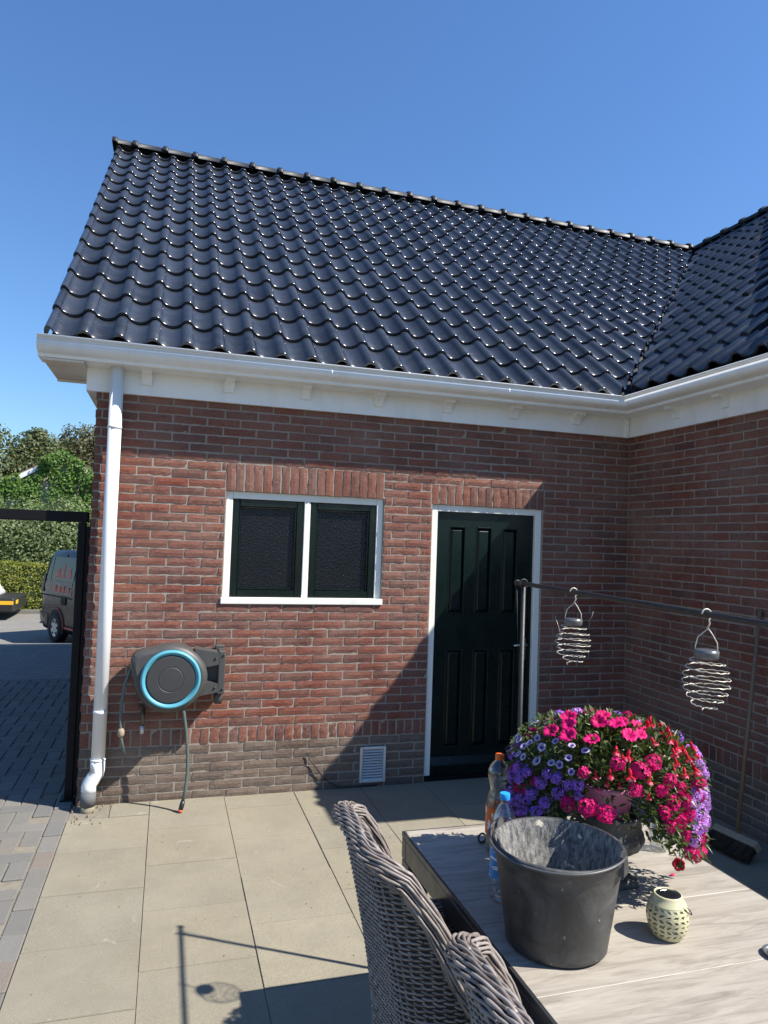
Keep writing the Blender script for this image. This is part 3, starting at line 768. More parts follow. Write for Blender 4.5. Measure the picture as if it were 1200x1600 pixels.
def tile_mb(tlist, side=False, len_=.425):
    mb = MB(); n = len(tlist); hp = [h_prof(t) for t in tlist]
    xs = [t*TW*1.005 for t in tlist]
    vs = []
    for (vv, dw) in ((0.0, .024), (.004, .0275), (len_, -.003)):
        vs += [(x, vv, h+dw+(.004 if (i == 0) else 0)) for i, (x, h) in enumerate(zip(xs, hp))]
    fs = [(r*n+i, r*n+i+1, (r+1)*n+i+1, (r+1)*n+i) for r in range(2) for i in range(n-1)]
    mb.add(vs, fs, 0, True)
    fr = [(x, 0, h+.024) for x, h in zip(xs, hp)]+[(x, .003, h+.005) for x, h in zip(xs, hp)]
    mb.add(fr, [(n+i, n+i+1, i+1, i) for i in range(n-1)], 0, True)
    if True:                                                # right-hand edge of the roll
        x, h = xs[-1], hp[-1]
        mb.add([(x, 0, h+.024), (x, len_, h-.003), (x, len_, h-.028), (x, 0, h-.010)], [(0,1,2,3)])
    if side:                                                # left roll and hanging lip of a verge tile
        q = [(-.052, -.075), (-.052, .0), (-.047, .018), (-.034, .028), (-.02, .027), (-.008, .015), (0, .002)]
        m = len(q); vs = []
        for vv, dw in ((0.0, .024), (len_, -.003)): vs += [(a, vv, b+dw) for a, b in q]
        mb.add(vs, [(i, i+1, m+i+1, m+i) for i in range(m-1)], 0, True)
        mb.add([(a, 0, b+.024) for a, b in q]+[(a*.85, .004, b+.024-(.019 if i else -.0)) for i, (a, b) in enumerate(q)], [(m+i, m+i+1, i+1, i) for i in range(m-1)])
    return mb
tile_me = tile_mb(ts).mesh('roof_tile', M['tile']); verge_me = tile_mb(ts, True).mesh('verge_tile', M['tile'])
MBK = Matrix(((1,0,0,0),(0,CO,-SI,0),(0,SI,CO,0),(0,0,0,1)))      # tile axes on the front slope
MWG = Matrix(((0,CO,-SI,0),(-1,0,0,0),(0,SI,CO,0),(0,0,0,1)))      # and on the slope of the wing
tiles = []
for r in range(TN):
    s = r*TE
    y = EY+.022+s*CO; z = EZ+.016+s*SI
    k = 0; x = XL+.052
    lim = EXW+(y-EY)+.32
    while x < lim:
        tiles.append(('back', r, k, x, y, z)); x += TW; k += 1
    xw = EXW+.075+s*CO; zw = EZ-.002+s*SI+.080*SL
    yy = EY+(xw-EXW)+.25; ylo = WE+(xw-EXW)
    n0 = math.ceil((yy-3.0)/TW)
    yv = 3.0+n0*TW
    while yv > ylo+.02:
        tiles.append(('wing', r, 0, xw, yv, zw)); yv -= TW
def clip(me, M4, sign):
    bm = bmesh.new(); bm.from_mesh(me); bm.transform(M4)
    # keep the side of the vertical valley plane (x-EXW)-(y-EY)=0
    nrm = Vector((1, -1, 0)).normalized()*sign
    pt = Vector((EXW, EY, 0))-nrm*.022
    bmesh.ops.bisect_plane(bm, geom=bm.verts[:]+bm.edges[:]+bm.faces[:], plane_co=pt, plane_no=nrm, clear_outer=True)
    ok = len(bm.faces) > 0; bm.to_mesh(me); bm.free(); return ok
rank = []
for tl in tiles:
    pl, r, k, x, y, z = tl
    M4 = Matrix.Translation((x, y, z))@(MBK if pl == 'back' else MWG)
    M4 = M4@Matrix.Rotation(R.uniform(-.006, .006), 4, 'Z')@Matrix.Rotation(R.uniform(-.010, .010), 4, 'Y')@Matrix.Translation((R.uniform(-.001, .001), R.uniform(-.003, .003), R.uniform(0, .0015)))
    if r == TN-1: M4 = M4@Matrix.Diagonal((1, .48, 1, 1))
    cs = [M4@Vector(p) for p in ((0, 0, 0), (TW, 0, 0), (0, .425, 0), (TW, .425, 0))]
    dv = [((c.x-EXW)-(c.y-EY))*(1 if pl == 'back' else -1) for c in cs]
    if min(dv) > -.03: continue
    cut = max(dv) > -.08
    if pl == 'wing':
        hv = [(c.x-EXW)-(c.y-WE) for c in cs]
        if max(hv) > -.02: continue
    pr = proj(M4@Vector((TW/2, TE/2, 0)))
    s = 0
    if pr and -15 < pr[0] < 1215: s = 1/pr[2]**2*(.55 if pl == 'wing' else 1)
    rank.append((s, R.random(), M4, pl, k, cut))
rank.sort(key=lambda q: (-q[0], q[1]))
stf = MB(); cnt = 0
for s, _, M4, pl, k, cut in rank:
    verge = pl == 'back' and k == 0
    me = verge_me if verge else tile_me
    if cnt < 300 and s > 0:
        if cut:
            me = tile_me.copy(); me.name = 'cut_roof_tile'
            if not clip(me, M4, 1 if pl == 'back' else -1): bpy.data.meshes.remove(me); continue
            me.transform(M4.inverted())
        o = link('roof_tile', me, roof); o.matrix_local = Matrix.Translation(-origin(house))@M4; cnt += 1
    else:
        m2 = me.copy()
        if cut: ok = clip(m2, M4, 1 if pl == 'back' else -1)
        else: m2.transform(M4); ok = True
        if ok: stf.add([tuple(q.co) for q in m2.vertices], [tuple(p.vertices) for p in m2.polygons], 0, True)
        bpy.data.meshes.remove(m2)
g = stf.build('roof_tiles', M['tile'], roof, fix=False); tag(g, kind='stuff')
# ridge tiles
def ridge_mesh():
    mb = MB(); L = .343
    pr = [(0.0, .165), (.012, .172), (.046, .172), (.060, .163), (.066, .150), (.30, .146), (L+.04, .143)]
    vs = []; n = 13; cz = -.105
    for xx, rr_ in pr:
        k = rr_/.146
        for j in range(n):
            if j in (0, n-1): a = math.radians(42 if j == 0 else 138); vs.append((xx, -rr_*math.cos(a)*1.03, cz+rr_*math.sin(a)-.040))
            else:
                a = math.radians(42+96*(j-1)/(n-3)); vs.append((xx, -rr_*math.cos(a), cz+rr_*math.sin(a)))
    mb.add(vs, [(i*n+j, i*n+j+1, (i+1)*n+j+1, (i+1)*n+j) for i in range(len(pr)-1) for j in range(n-1)], 0, True)
    mb.add(vs[:n], [tuple(reversed(range(n)))])
    return mb.mesh('ridge_tile', M['ridge'])
rm = ridge_mesh(); rz_ = EZ+SL*(YR-EY)+.030
x = XL-.05; first = True
while x < XR-.12:
    link('ridge_tile', rm, roof, (x, YR, rz_+R.uniform(-.003, .003)), (R.uniform(-.02, .02), R.uniform(-.006, .006), R.uniform(-.008, .008)))
    x += .225 if first else .343; first = False
y = YR+.05
while y > YH-.1:
    link('ridge_tile', rm, roof, (XR, y, rz_+R.uniform(-.003, .003)), (0, 0, -PI/2+R.uniform(-.01, .01))); y -= .343
# hip tiles of the wing and the metal lining of the valley
hv_ = Vector((XH-EXW, YH-WE, SL*(XR-EXW))); hl = hv_.length; q = hv_.to_track_quat('X', 'Z').to_euler()
for i in range(1, int(hl/.343)):
    p = Vector((EXW, WE, EZ+.03))+hv_*(i*.343/hl); link('ridge_tile', rm, roof, p, q)
mb = MB(); A = Vector((EXW+.03, EY+.03, EZ-.045)); B = Vector((XR, YR, rz_-.10)); n1 = Vector((-.07, 0, 0)); n2 = Vector((0, -.09, 0)); N = 24
vs = []
for i in range(N+1):
    p = A.lerp(B, i/N); wv = .004*math.sin(i*2.1)
    vs += [p+Vector((-.13, 0, .02+wv)), p+Vector((-.05, 0, -.005)), p+Vector((0, 0, .012)), p+Vector((0, -.05, -.005)), p+Vector((0, -.13, .02-wv))]
mb.add(vs, [(i*5+j, i*5+j+1, i*5+6+j, i*5+5+j) for i in range(N) for j in range(4)], 0, False)
mb.build('valley_gutter', M['lead'], roof, fix=False)
mb = MB(); mb.poly_ex([(XL+.012, EY+.35, EZ+.21), (XL+.012, YR, rz_-.12), (XL+.012, YR, rz_-.30), (XL+.012, EY+.35, EZ+.03)], [(XL+.03, EY+.35, EZ+.21), (XL+.03, YR, rz_-.12), (XL+.03, YR, rz_-.30), (XL+.03, EY+.35, EZ+.03)])
mb.build('verge_board', M['white'], roof)
# under-eaves filler behind the gutter
mb = MB(); mb.box(XL+.04, EXW+.1, EY+.06, EY+.07, 2.90, 2.99); mb.box(EXW+.06, EXW+.07, WE+.1, EY+.05, 2.90, 2.99); mb.build('eaves_filler', M['deck'], roof)

# ------------------------------------------------------------------ things on and by the wall
# hose reel on its swivelling wall bracket
RX, RZ, RY = .057, .846, 4.75                               # centre of the drum face
reel = thing('hose_reel', (.34, 4.99, .70), 'dark grey wall-mounted hose reel with a turquoise ring', 'hose reel')
def outline(sc_, n=56):
    pts = []
    for i in range(n):
        a = 2*PI*i/n; c_, s_ = math.cos(a), math.sin(a)
        r = .222
        d = (a-math.radians(148)+PI) % (2*PI)-PI            # shoulder where the hose leaves, upper left
        r += .058*math.exp(-(d/.34)**2)
        d = (a-math.radians(5)+PI) % (2*PI)-PI; r += .012*math.exp(-(d/.5)**2)
        pts.append((RX-.004+c_*r*sc_, RZ-.004+s_*r*sc_*.985))
    return pts
mb = MB(); secs = [(4.955, .86), (4.945, .95), (4.90, 1.0), (4.80, 1.0), (4.772, .975), (4.757, .92), (4.752, .86)]
vs = []; n = 56
for y, k in secs: vs += [(x, y, z) for x, z in outline(k, n)]
mb.add(vs, [(i*n+j, i*n+(j+1) % n, (i+1)*n+(j+1) % n, (i+1)*n+j) for i in range(len(secs)-1) for j in range(n)], 0, True)
mb.add(vs[-n:], [tuple(range(n))]); mb.add(vs[:n], [tuple(reversed(range(n)))])
mb.build('casing', M['grey1'], reel)
def ring(mb, prof, n=64):                                    # profile (r, y) turned about the drum axis
    vs = [(RX+r*math.cos(2*PI*j/n), y, RZ+r*math.sin(2*PI*j/n)) for r, y in prof for j in range(n)]; m = len(prof)
    mb.add(vs, [(i*n+j, i*n+(j+1) % n, ((i+1) % m)*n+(j+1) % n, ((i+1) % m)*n+j) for i in range(m) for j in range(n)], 0, True)
mb = MB(); ring(mb, [(.186, 4.752), (.184, 4.735), (.177, 4.724), (.170, 4.723), (.158, 4.736), (.151, 4.742), (.148, 4.752)]); mb.build('ring', M['teal'], reel)
mb = MB(); pr = [(.149, 4.746), (.1485, 4.734), (.144, 4.7315), (.082, 4.730), (.078, 4.7325), (.074, 4.730), (.072, 4.7295), (.0, 4.729)]
n = 64; vs = [(RX+r*math.cos(2*PI*j/n), y, RZ+r*math.sin(2*PI*j/n)) for r, y in pr for j in range(n)]
mb.add(vs, [(i*n+j, i*n+(j+1) % n, (i+1)*n+(j+1) % n, (i+1)*n+j) for i in range(len(pr)-1) for j in range(n)], 0, False)
mb.build('drum_cover', M['grey3'], reel)
# arms to the hinge
mb = MB()
for z0, z1 in ((.925, 1.0), (.745, .80)):
    mb.poly_ex([(.20, 4.80, z0-.03), (.36, 4.80, z0), (.36, 4.80, z1), (.20, 4.80, z1+.03)], [(.20, 4.93, z0-.03), (.36, 4.93, z0), (.36, 4.93, z1), (.20, 4.93, z1+.03)])
mb.poly_ex([(.215, 4.86, .79), (.355, 4.86, .79), (.355, 4.86, .93), (.215, 4.86, .93)], [(.215, 4.93, .79), (.355, 4.93, .79), (.355, 4.93, .93), (.215, 4.93, .93)])
tag(mb.build('swivel_arm', M['grey1'], reel), 'upper and lower arm reaching to the hinge')
mb = MB(); mb.bbox(.352, .398, 4.80, 4.94, .73, 1.012, .006); mb.bbox(.338, .40, 4.94, 4.995, .70, 1.03, .006)
mb.tube([(.365, 4.86, .66), (.365, 4.86, .745)], .026, 16); mb.build('wall_bracket', M['grey1'], reel)
for x, y, z in ((.385, 4.797, .985), (.385, 4.797, .765), (.335, 4.797, .965), (.335, 4.797, .775), (-.165, 4.77, .99), (-.175, 4.80, .90)):
    mb = MB(); mb.tube([(x, y+.004, z), (x, y-.004, z)], .007, 8); mb.build('screw', M['grey2'], reel)
mb = MB()
mb.tube([(-.155, 4.86, .97), (-.19, 4.84, .90), (-.222, 4.82, .80), (-.236, 4.815, .68), (-.236, 4.815, .56), (-.228, 4.81, .47), (-.205, 4.81, .375)], .0095, 10); hs = mb.build('hose', M['hose'], reel)
mb = MB(); mb.lathe([(.0, -.028), (.014, -.026), (.021, -.012), (.021, .010), (.014, .026), (0, .028)], (-.230, 4.811, .505), 16); mb.build('hose_stop', M['broomwood'], hs)
mb = MB()
mb.tube([(.125, 4.80, .69), (.148, 4.79, .62), (.168, 4.785, .50), (.182, 4.78, .36), (.186, 4.775, .24), (.178, 4.765, .14), (.163, 4.755, .06)], .0105, 10); hs = mb.build('hose', M['hose'], reel)
mb = MB(); mb.tube([(.166, 4.757, .072), (.160, 4.753, .046), (.153, 4.749, .018)], [.013, .016, .014], 12); mb.build('hose_connector', M['grey2'], hs)
mb = MB(); mb.tube([(.1535, 4.749, .020), (.149, 4.747, .004)], [.015, .013], 12); mb.build('connector_collar', M['nozzle'], hs)
# garden tap
tap = thing('garden_tap', (-.105, 4.98, .45), 'small dull outdoor tap on the brick wall under the hose reel', 'tap')
mb = MB(); mb.tube([(-.105, 5.0, .60), (-.105, 4.93, .60)], .012, 10); mb.tube([(-.105, 4.935, .605), (-.105, 4.93, .565), (-.107, 4.925, .50)], [.014, .013, .011], 10); mb.build('tap_body', M['brass'], tap)
mb = MB(); mb.tube([(-.105, 4.93, .60), (-.105, 4.93, .635)], .008, 8); mb.bbox(-.135, -.075, 4.922, 4.938, .632, .648, .004); mb.build('tap_handle', M['grey2'], tap)
mb = MB(); mb.tube([(-.107, 4.925, .515), (-.107, 4.923, .465)], [.015, .012], 12); mb.build('hose_coupling', M['alu'], tap)

# black gate frame closing the drive
gate = thing('gate_frame', (-.55, 5.14, 0), 'black metal gate frame with a top beam beside the brick corner', 'gate')
mb = MB(); mb.bbox(-.577, -.527, 5.11, 5.17, .0, 1.826, .004); mb.build('post', M['black'], gate)
mb = MB(); mb.bbox(-.5265, -.498, 5.115, 5.165, .03, 1.80, .003); mb.build('wall_strip', M['black'], gate)
mb = MB(); mb.bbox(-4.1, -.515, 5.10, 5.18, 1.827, 1.897, .005); mb.build('top_beam', M['black'], gate)
mb = MB(); mb.bbox(-4.08, -4.03, 5.11, 5.17, .0, 1.826, .004); mb.build('post', M['black'], gate)
mb = MB(); mb.bbox(-.60, -.51, 5.08, 5.20, -.01, .012, .003); mb.build('base_plate', M['black'], gate)

# low boarded fence running on from the wing (its shade lies over the floor beside the table)
fence = thing('garden_fence', (XW+.04, .6, 0), 'weathered board fence continuing the line of the wing wall', 'fence')
bm_ = MB(); bm_.bbox(-.011, .011, -.068, .068, .04, 1.78, .003); bme = bm_.mesh('fence_board', M['fence'])
y = WW-.08
while y > -2.0:
    link('fence_board', bme, fence, (XW+.03, y, R.uniform(-.004, .004)), (0, 0, R.uniform(-.02, .02))); y -= .1375
mb = MB()
for z in (.35, 1.4): mb.bbox(XW+.043, XW+.085, -2.0, WW-.01, z, z+.07, .003)
tag(mb.build('fence_rail', M['fence'], fence), kind='stuff')

# broom leaning in the corner by the wing wall
broom = thing('broom', (3.36, 3.58, 0), 'wide street broom with dark bristles leaning against the shaded brick wall', 'broom')
A = Vector((3.285, 3.625, .085)); B = Vector((3.325, 3.335, .085)); ax = (B-A).normalized(); sd = Vector((-ax.y, ax.x, 0))
if sd.x > 0: sd = -sd
upv = Vector((sd.x*.38, sd.y*.38, 1)).normalized(); dn = (sd*.80-Vector((0, 0, .60))).normalized(); perp = ax.cross(dn).normalized()
def bp(t, p, q): return A.lerp(B, t)+perp*p+dn*q
mb = MB(); mb.poly_ex([bp(0, -.026, -.02), bp(0, .026, -.02), bp(0, .026, .022), bp(0, -.026, .022)], [bp(1, -.026, -.02), bp(1, .026, -.02), bp(1, .026, .022), bp(1, -.026, .022)])
mb.build('broom_block', M['broomwood'], broom)
mb = MB()
for i in range(900):
    t = R.uniform(.015, .985); p = R.uniform(-.022, .022); q0 = bp(t, p, .02)
    tip = q0+dn*R.uniform(.085, .112)+ax*R.uniform(-.02, .02)+perp*(p*.9+R.uniform(-.014, .014))
    if tip.z < .004: tip.z = .004+R.uniform(0, .012)
    wv = ax*.0022
    mb.add([q0-wv, q0+wv, tip+wv*.6, tip-wv*.6], [(0,1,2,3)])
tag(mb.build('bristles', M['bristle'], broom, fix=False), kind='stuff')
mb = MB(); mb.tube([A.lerp(B, .52)+Vector((0, 0, -.005)), (3.585, 3.605, 1.415)], .0125, 12); mb.build('broomstick', M['stick'], broom)

# ------------------------------------------------------------------ dining table and what stands on it
TZ = .70; TX0, TX1, TY0, TY1 = .882, 1.846, .55, 2.54
table = thing('dining_table', (1.364, 1.55, 0), 'long dining table with grey wood-look top and dark metal frame', 'table')
nb = 6; bw = (TY1-TY0-.016)/nb
for i in range(nb):
    y0 = TY0+.008+bw*i; mb = MB(); mb.bbox(TX0+.008, TX1-.008, y0+.0006, y0+bw-.0006, TZ-.012, TZ, .0012)
    mb.build('table_board', M['wood'], table)
mb = MB(); mb.box(TX0+.004, TX1-.004, TY0+.004, TY1-.004, TZ-.02, TZ-.0125); mb.build('top_edge', M['line'], table)
mb = MB(); ap = .075
mb.bbox(TX0, TX0+.045, TY0+.046, TY1-.046, TZ-.02-ap, TZ-.0205, .003); mb.bbox(TX1-.045, TX1, TY0+.046, TY1-.046, TZ-.02-ap, TZ-.0205, .003)
mb.bbox(TX0, TX1, TY1-.045, TY1, TZ-.02-ap, TZ-.021, .003); mb.bbox(TX0, TX1, TY0, TY0+.045, TZ-.02-ap, TZ-.021, .003)
mb.build('table_frame', M['anth'], table)
mb = MB(); g = .007                                          # thin metal lip round the top
mb.bbox(TX0-.001, TX0+g, TY0, TY1, TZ-.0198, TZ-.001, .001); mb.bbox(TX1-g, TX1+.001, TY0, TY1, TZ-.0198, TZ-.001, .001)
mb.bbox(TX0+g+.001, TX1-g-.001, TY1-g, TY1+.001, TZ-.0197, TZ-.001, .001); mb.bbox(TX0+g+.001, TX1-g-.001, TY0-.001, TY0+g, TZ-.0197, TZ-.001, .001)
mb.build('top_rim', M['anth'], table)
for x, y in ((TX0, TY1-.08), (TX1-.08, TY1-.08), (TX0, TY0), (TX1-.08, TY0)):
    mb = MB(); mb.bbox(x+.001, x+.079, y+.001, y+.079, 0, TZ-.02-ap-.0005, .004); mb.build('leg', M['anth'], table)

# bucket
BC = (1.0613, 1.751, TZ); RB, RT, BH = .1357, .1735, .262
bucket = thing('bucket', BC, 'black builders bucket crusted with cement, standing on the table edge', 'bucket')
mb = MB(); mb.lathe([(0, .002), (RB-.008, .002), (RB, .008), (RB+.0015, .02), (RB+(RT-RB)*.80, BH*.80), (RB+(RT-RB)*.86, BH*.87), (RT+.0005, BH-.026), (RT+.0015, BH-.012), (RT+.006, BH-.006), (RT+.007, BH), (RT+.003, BH+.005), (RT-.003, BH+.004)], BC, 72)
mb.build('body', M['bucket'], bucket)
mb = MB(); mb.lathe([(RT-.0028, BH+.004), (RT-.006, BH-.005), (RB-.004, .012), (RB-.02, .008), (0, .007)], BC, 72); mb.build('inside', M['cement'], bucket)
a_far, a_near = math.radians(128), math.radians(-52)
for a in (a_far, a_near):
    mb = MB(); ca, sa = math.cos(a), math.sin(a); tx, ty = -sa, ca
    def ep(t, r, z): return (BC[0]+ca*(RT+r)+tx*t, BC[1]+sa*(RT+r)+ty*t, BC[2]+BH+z)
    mb.poly_ex([ep(-.026, .0, -.03), ep(.026, .0, -.03), ep(.018, .0, .018), ep(.008, .0, .028), ep(-.008, .0, .028), ep(-.018, .0, .018)],
               [ep(-.022, .013, -.03), ep(.022, .013, -.03), ep(.015, .010, .016), ep(.007, .009, .025), ep(-.007, .009, .025), ep(-.015, .010, .016)])
    mb.build('handle_lug', M['bucket'], bucket)
mb = MB(); pts = []
for i in range(33):                                          # wire bail fallen back onto the rim
    t = i/32; a = a_far+(a_near+2*PI-a_far)*t
    lift = .010+.0*t; r = RT+.0115+.006*math.sin(PI*t)
    dz = .012-.016*math.sin(PI*t)
    pts.append((BC[0]+r*math.cos(a), BC[1]+r*math.sin(a), BC[2]+BH+dz+.004))
mb.tube(pts, .0036, 8); mb.build('wire_handle', M['bail'], bucket)

# bottles
def bottle(c, prof, lab, mats, name, label, cap, fill=None):
    b = thing('bottle', c, label, 'bottle')
    mb = MB(); mb.lathe(prof, c, 40); mb.build('bottle_body', mats[0], b)
    zt = prof[-1][1]; mb = MB(); cp = .0155
    N = 40; vs = []
    for r_, z in ((cp*.96, zt-.004), (cp, zt-.002), (cp, zt+.012), (cp*.93, zt+.0145)):
        for j in range(N):
            k = 1+(.03 if j % 2 else -.0); vs.append((c[0]+r_*k*math.cos(2*PI*j/N), c[1]+r_*k*math.sin(2*PI*j/N), c[2]+z))
    mb.add(vs, [(i*N+j, i*N+(j+1) % N, (i+1)*N+(j+1) % N, (i+1)*N+j) for i in range(3) for j in range(N)], 0, True); mb.add(vs[-N:], [tuple(range(N))])
    mb.build('cap', mats[1], b)
    mb = MB(); mb.lathe(lab, c, 40); mb.build('label', mats[2], b)
    if fill: mb = MB(); mb.lathe(fill, c, 32); mb.build('drink', M['drink'], b)
    return b
r = .0435
bottle((1.159, 2.3115, TZ), [(0, .006), (.02, .002), (.036, .0), (r, .012), (r+.0005, .06), (r*.99, .10), (r, .155), (r*.97, .175), (.031, .205), (.0305, .218), (.036, .24), (.0405, .262), (.039, .28), (.030, .298), (.016, .312), (.0135, .318), (.0135, .320)],
       [(r+.0016, .062), (r+.0012, .10), (r+.0016, .157)], (M['pet'], M['orangecap'], M['olabel']), 'soda', 'tall clear waisted bottle with orange cap and orange label', 'orange', [(0, .007), (.033, .006), (r-.003, .014), (r-.003, .05), (0, .05)])
r = .0405
bottle((1.0195, 1.9916, TZ), [(0, .008), (.018, .004), (.032, .0), (r, .010), (r, .028), (r-.002, .033), (r, .038), (r-.002, .048), (r, .053), (r-.002, .063), (r, .068), (r-.001, .10), (r-.0005, .165), (r, .172), (r-.003, .182), (r+.0012, .196), (r, .222), (.034, .250), (.022, .276), (.0145, .289), (.0135, .300), (.0135, .304)],
       [(r+.0008, .072), (r+.0002, .12), (r+.0006, .166)], (M['petw'], M['bluecap'], M['blabel']), 'water', 'clear ribbed water bottle with blue cap half hidden by the bucket', 'blue')

# ceramic solar lantern with a pierced wall
LC = (1.3842, 1.7016, TZ)
lan = thing('ceramic_lantern', LC, 'small cream ceramic solar lantern with pierced wall on the table', 'lantern')
prof = [(.0, .0), (.033, .0), (.040, .004), (.0455, .013), (.052, .028), (.0560, .045), (.0573, .058), (.0558, .073), (.0515, .088), (.0455, .100), (.0405, .107), (.0385, .113), (.0375, .1165), (.0345, .1172), (.0330, .114)]
def prf(z):
    for (r0, z0), (r1, z1) in zip(prof[1:], prof[2:]):
        if z0 <= z <= z1 and z1 > z0: return r0+(r1-r0)*(z-z0)/(z1-z0)
    return .05
mb = MB(); mb.lathe(prof[:4], LC, 48); NA = 18; zr_ = [.013+(.094-.013)*i/6 for i in range(7)]
jit = {}
def gp(i, j):
    i %= NA
    if (i, j) not in jit:
        e = 0 if j in (0, 6) else 1
        jit[(i, j)] = ((i+R.uniform(-.16, .16)*e+(.5 if j % 2 else 0))*2*PI/NA, zr_[j]+R.uniform(-.0025, .0025)*e)
    return jit[(i, j)]
def cyl(a, z, dr=0): return (LC[0]+(prf(z)+dr)*math.cos(a), LC[1]+(prf(z)+dr)*math.sin(a), LC[2]+z)
for j in range(6):
    for i in range(NA):
        q = [gp(i, j), gp(i+1, j), gp(i+1, j+1), gp(i, j+1)]
        a0 = q[0][0]; q = [(a0+((a-a0+PI) % (2*PI)-PI), z) for a, z in q]
        ca, cz = sum(a for a, z in q)/4, sum(z for a, z in q)/4
        k = R.uniform(.46, .66)
        hq = [(ca+(a-ca)*k*R.uniform(.8, 1.1), cz+(z-cz)*k*R.uniform(.85, 1.15)) for a, z in q]
        vs = [cyl(a, z) for a, z in q]+[cyl(a, z) for a, z in hq]+[cyl(a, z, -.005) for a, z in hq]
        mb.add(vs, [(p, (p+1) % 4, 4+(p+1) % 4, 4+p) for p in range(4)], 0, True)
        mb.add(vs[4:], [(p, (p+1) % 4, 4+(p+1) % 4, 4+p) for p in range(4)])
top = [(.0494, .094), (.0455, .100), (.0405, .107), (.0385, .113), (.0375, .1165), (.0345, .1172), (.0330, .112)]
mb.lathe(top, LC, 48); mb.lathe([(.03, .006), (.045, .02), (.0505, .05), (.046, .088), (.04, .10)], LC, 32)
mb.build('lantern_body', M['yell'], lan, fix=False)
mb = MB(); mb.lathe([(.0335, .110), (.0332, .1145), (.030, .1155), (0, .1155)], LC, 40); sp = mb.build('solar_lid', M['solar'], lan)
mb = MB(); mb.box(LC[0]-.017, LC[0]+.017, LC[1]-.016, LC[1]+.016, TZ+.1157, TZ+.1162); mb.build('solar_cell', M['solarline'] if False else M['vanglass'], sp)
mb = MB(); mb.bbox(LC[0]-.010, LC[0]+.010, LC[1]+.018, LC[1]+.023, TZ+.1157, TZ+.1168, .0004); mb.build('solar_switch', M['solarline'], sp)
mb = MB(); pts = []
for i in range(15):
    t = i/14; a = math.radians(-75)+math.radians(105)*t
    pts.append((LC[0]+(.046+.018*math.sin(PI*t))*math.cos(a), LC[1]+(.046+.018*math.sin(PI*t))*math.sin(a), TZ+.098-.030*math.sin(PI*t)))
mb.tube(pts, .0014, 6); mb.build('wire_handle', M['black'], lan)

# drinking glass behind the plant, and small things on the table
gl = thing('drinking_glass', (1.735, 2.19, TZ), 'clear straight drinking glass at the far table edge under the flowers', 'glass')
mb = MB(); mb.lathe([(0, .012), (.027, .012), (.0285, .018), (.031, .10), (.0325, .10), (.0300, .010), (.029, .001), (0, .0005)], (1.735, 2.19, TZ), 36); mb.build('tumbler', M['clear'], gl)
mb = MB(); v0 = []
for i in range(9):
    a = 2*PI*i/9; v0.append((1.648+.012*math.cos(a)*(1+.3*math.sin(2*a)), 2.008+.007*math.sin(a), TZ+.002+.003*math.sin(a*2)))
mb.add(v0+[(1.648, 2.008, TZ+.001)], [(i, (i+1) % 9, 9) for i in range(9)], 0, True)
tag(mb.build('fallen_petal', M['petal'], None, fix=False), 'single dark pink petal lying on the table boards', 'petal')
mb = MB(); mb.tube([(1.128+.014*math.cos(a), 2.372, TZ+.020+.016*math.sin(a)) for a in [2*PI*i/18 for i in range(18)]], .0035, 8, closed=True)
tag(mb.build('cord_loop', M['grey2']), 'small black loop standing on the table beside the orange-capped bottle', 'loop')
cd = thing('coaster', (1.615, 1.545, TZ), 'round silver-rimmed dish cut off by the right edge of the picture', 'dish')
mb = MB(); mb.lathe([(0, .001), (.028, .001), (.036, .004), (.040, .011), (.0385, .012), (.034, .006), (.027, .004), (0, .004)], (1.615, 1.545, TZ), 36); mb.build('dish', M['solarline'], cd)
mb = MB(); mb.lathe([(.026, .0042), (.024, .008), (0, .009)], (1.615, 1.545, TZ), 30); mb.build('dish_filling', M['yell'], cd)

# ------------------------------------------------------------------ planter on the table
UC = (1.4058, 2.0305, TZ)
urn = thing('stone_urn', UC, 'dark grey footed urn with ribbed bowl in the middle of the table', 'urn')
mb = MB(); mb.bbox(UC[0]-.078, UC[0]+.078, UC[1]-.078, UC[1]+.078, TZ, TZ+.026, .005); mb.build('plinth', M['urn'], urn)
N = 72; pr = [(.070, .0265), (.064, .036), (.050, .046), (.036, .056), (.030, .070), (.033, .082), (.052, .092), (.082, .104, 1), (.108, .122, 1), (.1185, .142, 1), (.1195, .154, 1), (.1165, .160), (.1175, .164), (.113, .170), (.110, .182), (.108, .215), (.111, .222), (.108, .228), (.098, .226), (.094, .20), (.0, .19)]
vs = []
for q in pr:
    for j in range(N):
        a = 2*PI*j/N; r_ = q[0]*(1+(.016*math.cos(a*18) if len(q) > 2 else 0)); vs.append((UC[0]+r_*math.cos(a), UC[1]+r_*math.sin(a), UC[2]+q[1]))
mb = MB(); mb.add(vs, [(i*N+j, i*N+(j+1) % N, (i+1)*N+(j+1) % N, (i+1)*N+j) for i in range(len(pr)-1) for j in range(N)], 0, True)
mb.build('bowl', M['urn'], urn)
plant = thing('potted_flowers', (UC[0], UC[1], TZ+.192), 'overflowing mound of pink, purple and white flowers in a pink pot', 'plant')
mb = MB(); mb.lathe([(0, .194), (.060, .194), (.068, .20), (.083, .30), (.087, .303), (.087, .315), (.082, .315), (.078, .29), (.0, .285)], UC, 48); mb.build('pot', M['pot'], plant)
E1 = Vector((right[0], right[1], 0)).normalized(); E3 = Vector((fwd[0], fwd[1], 0)).normalized()
_v = Vector((UC[0], UC[1], 0)).normalized(); E3 = _v; E1 = Vector((_v.y, -_v.x, 0))   # across and away, seen from the terrace door
PC = Vector(UC)
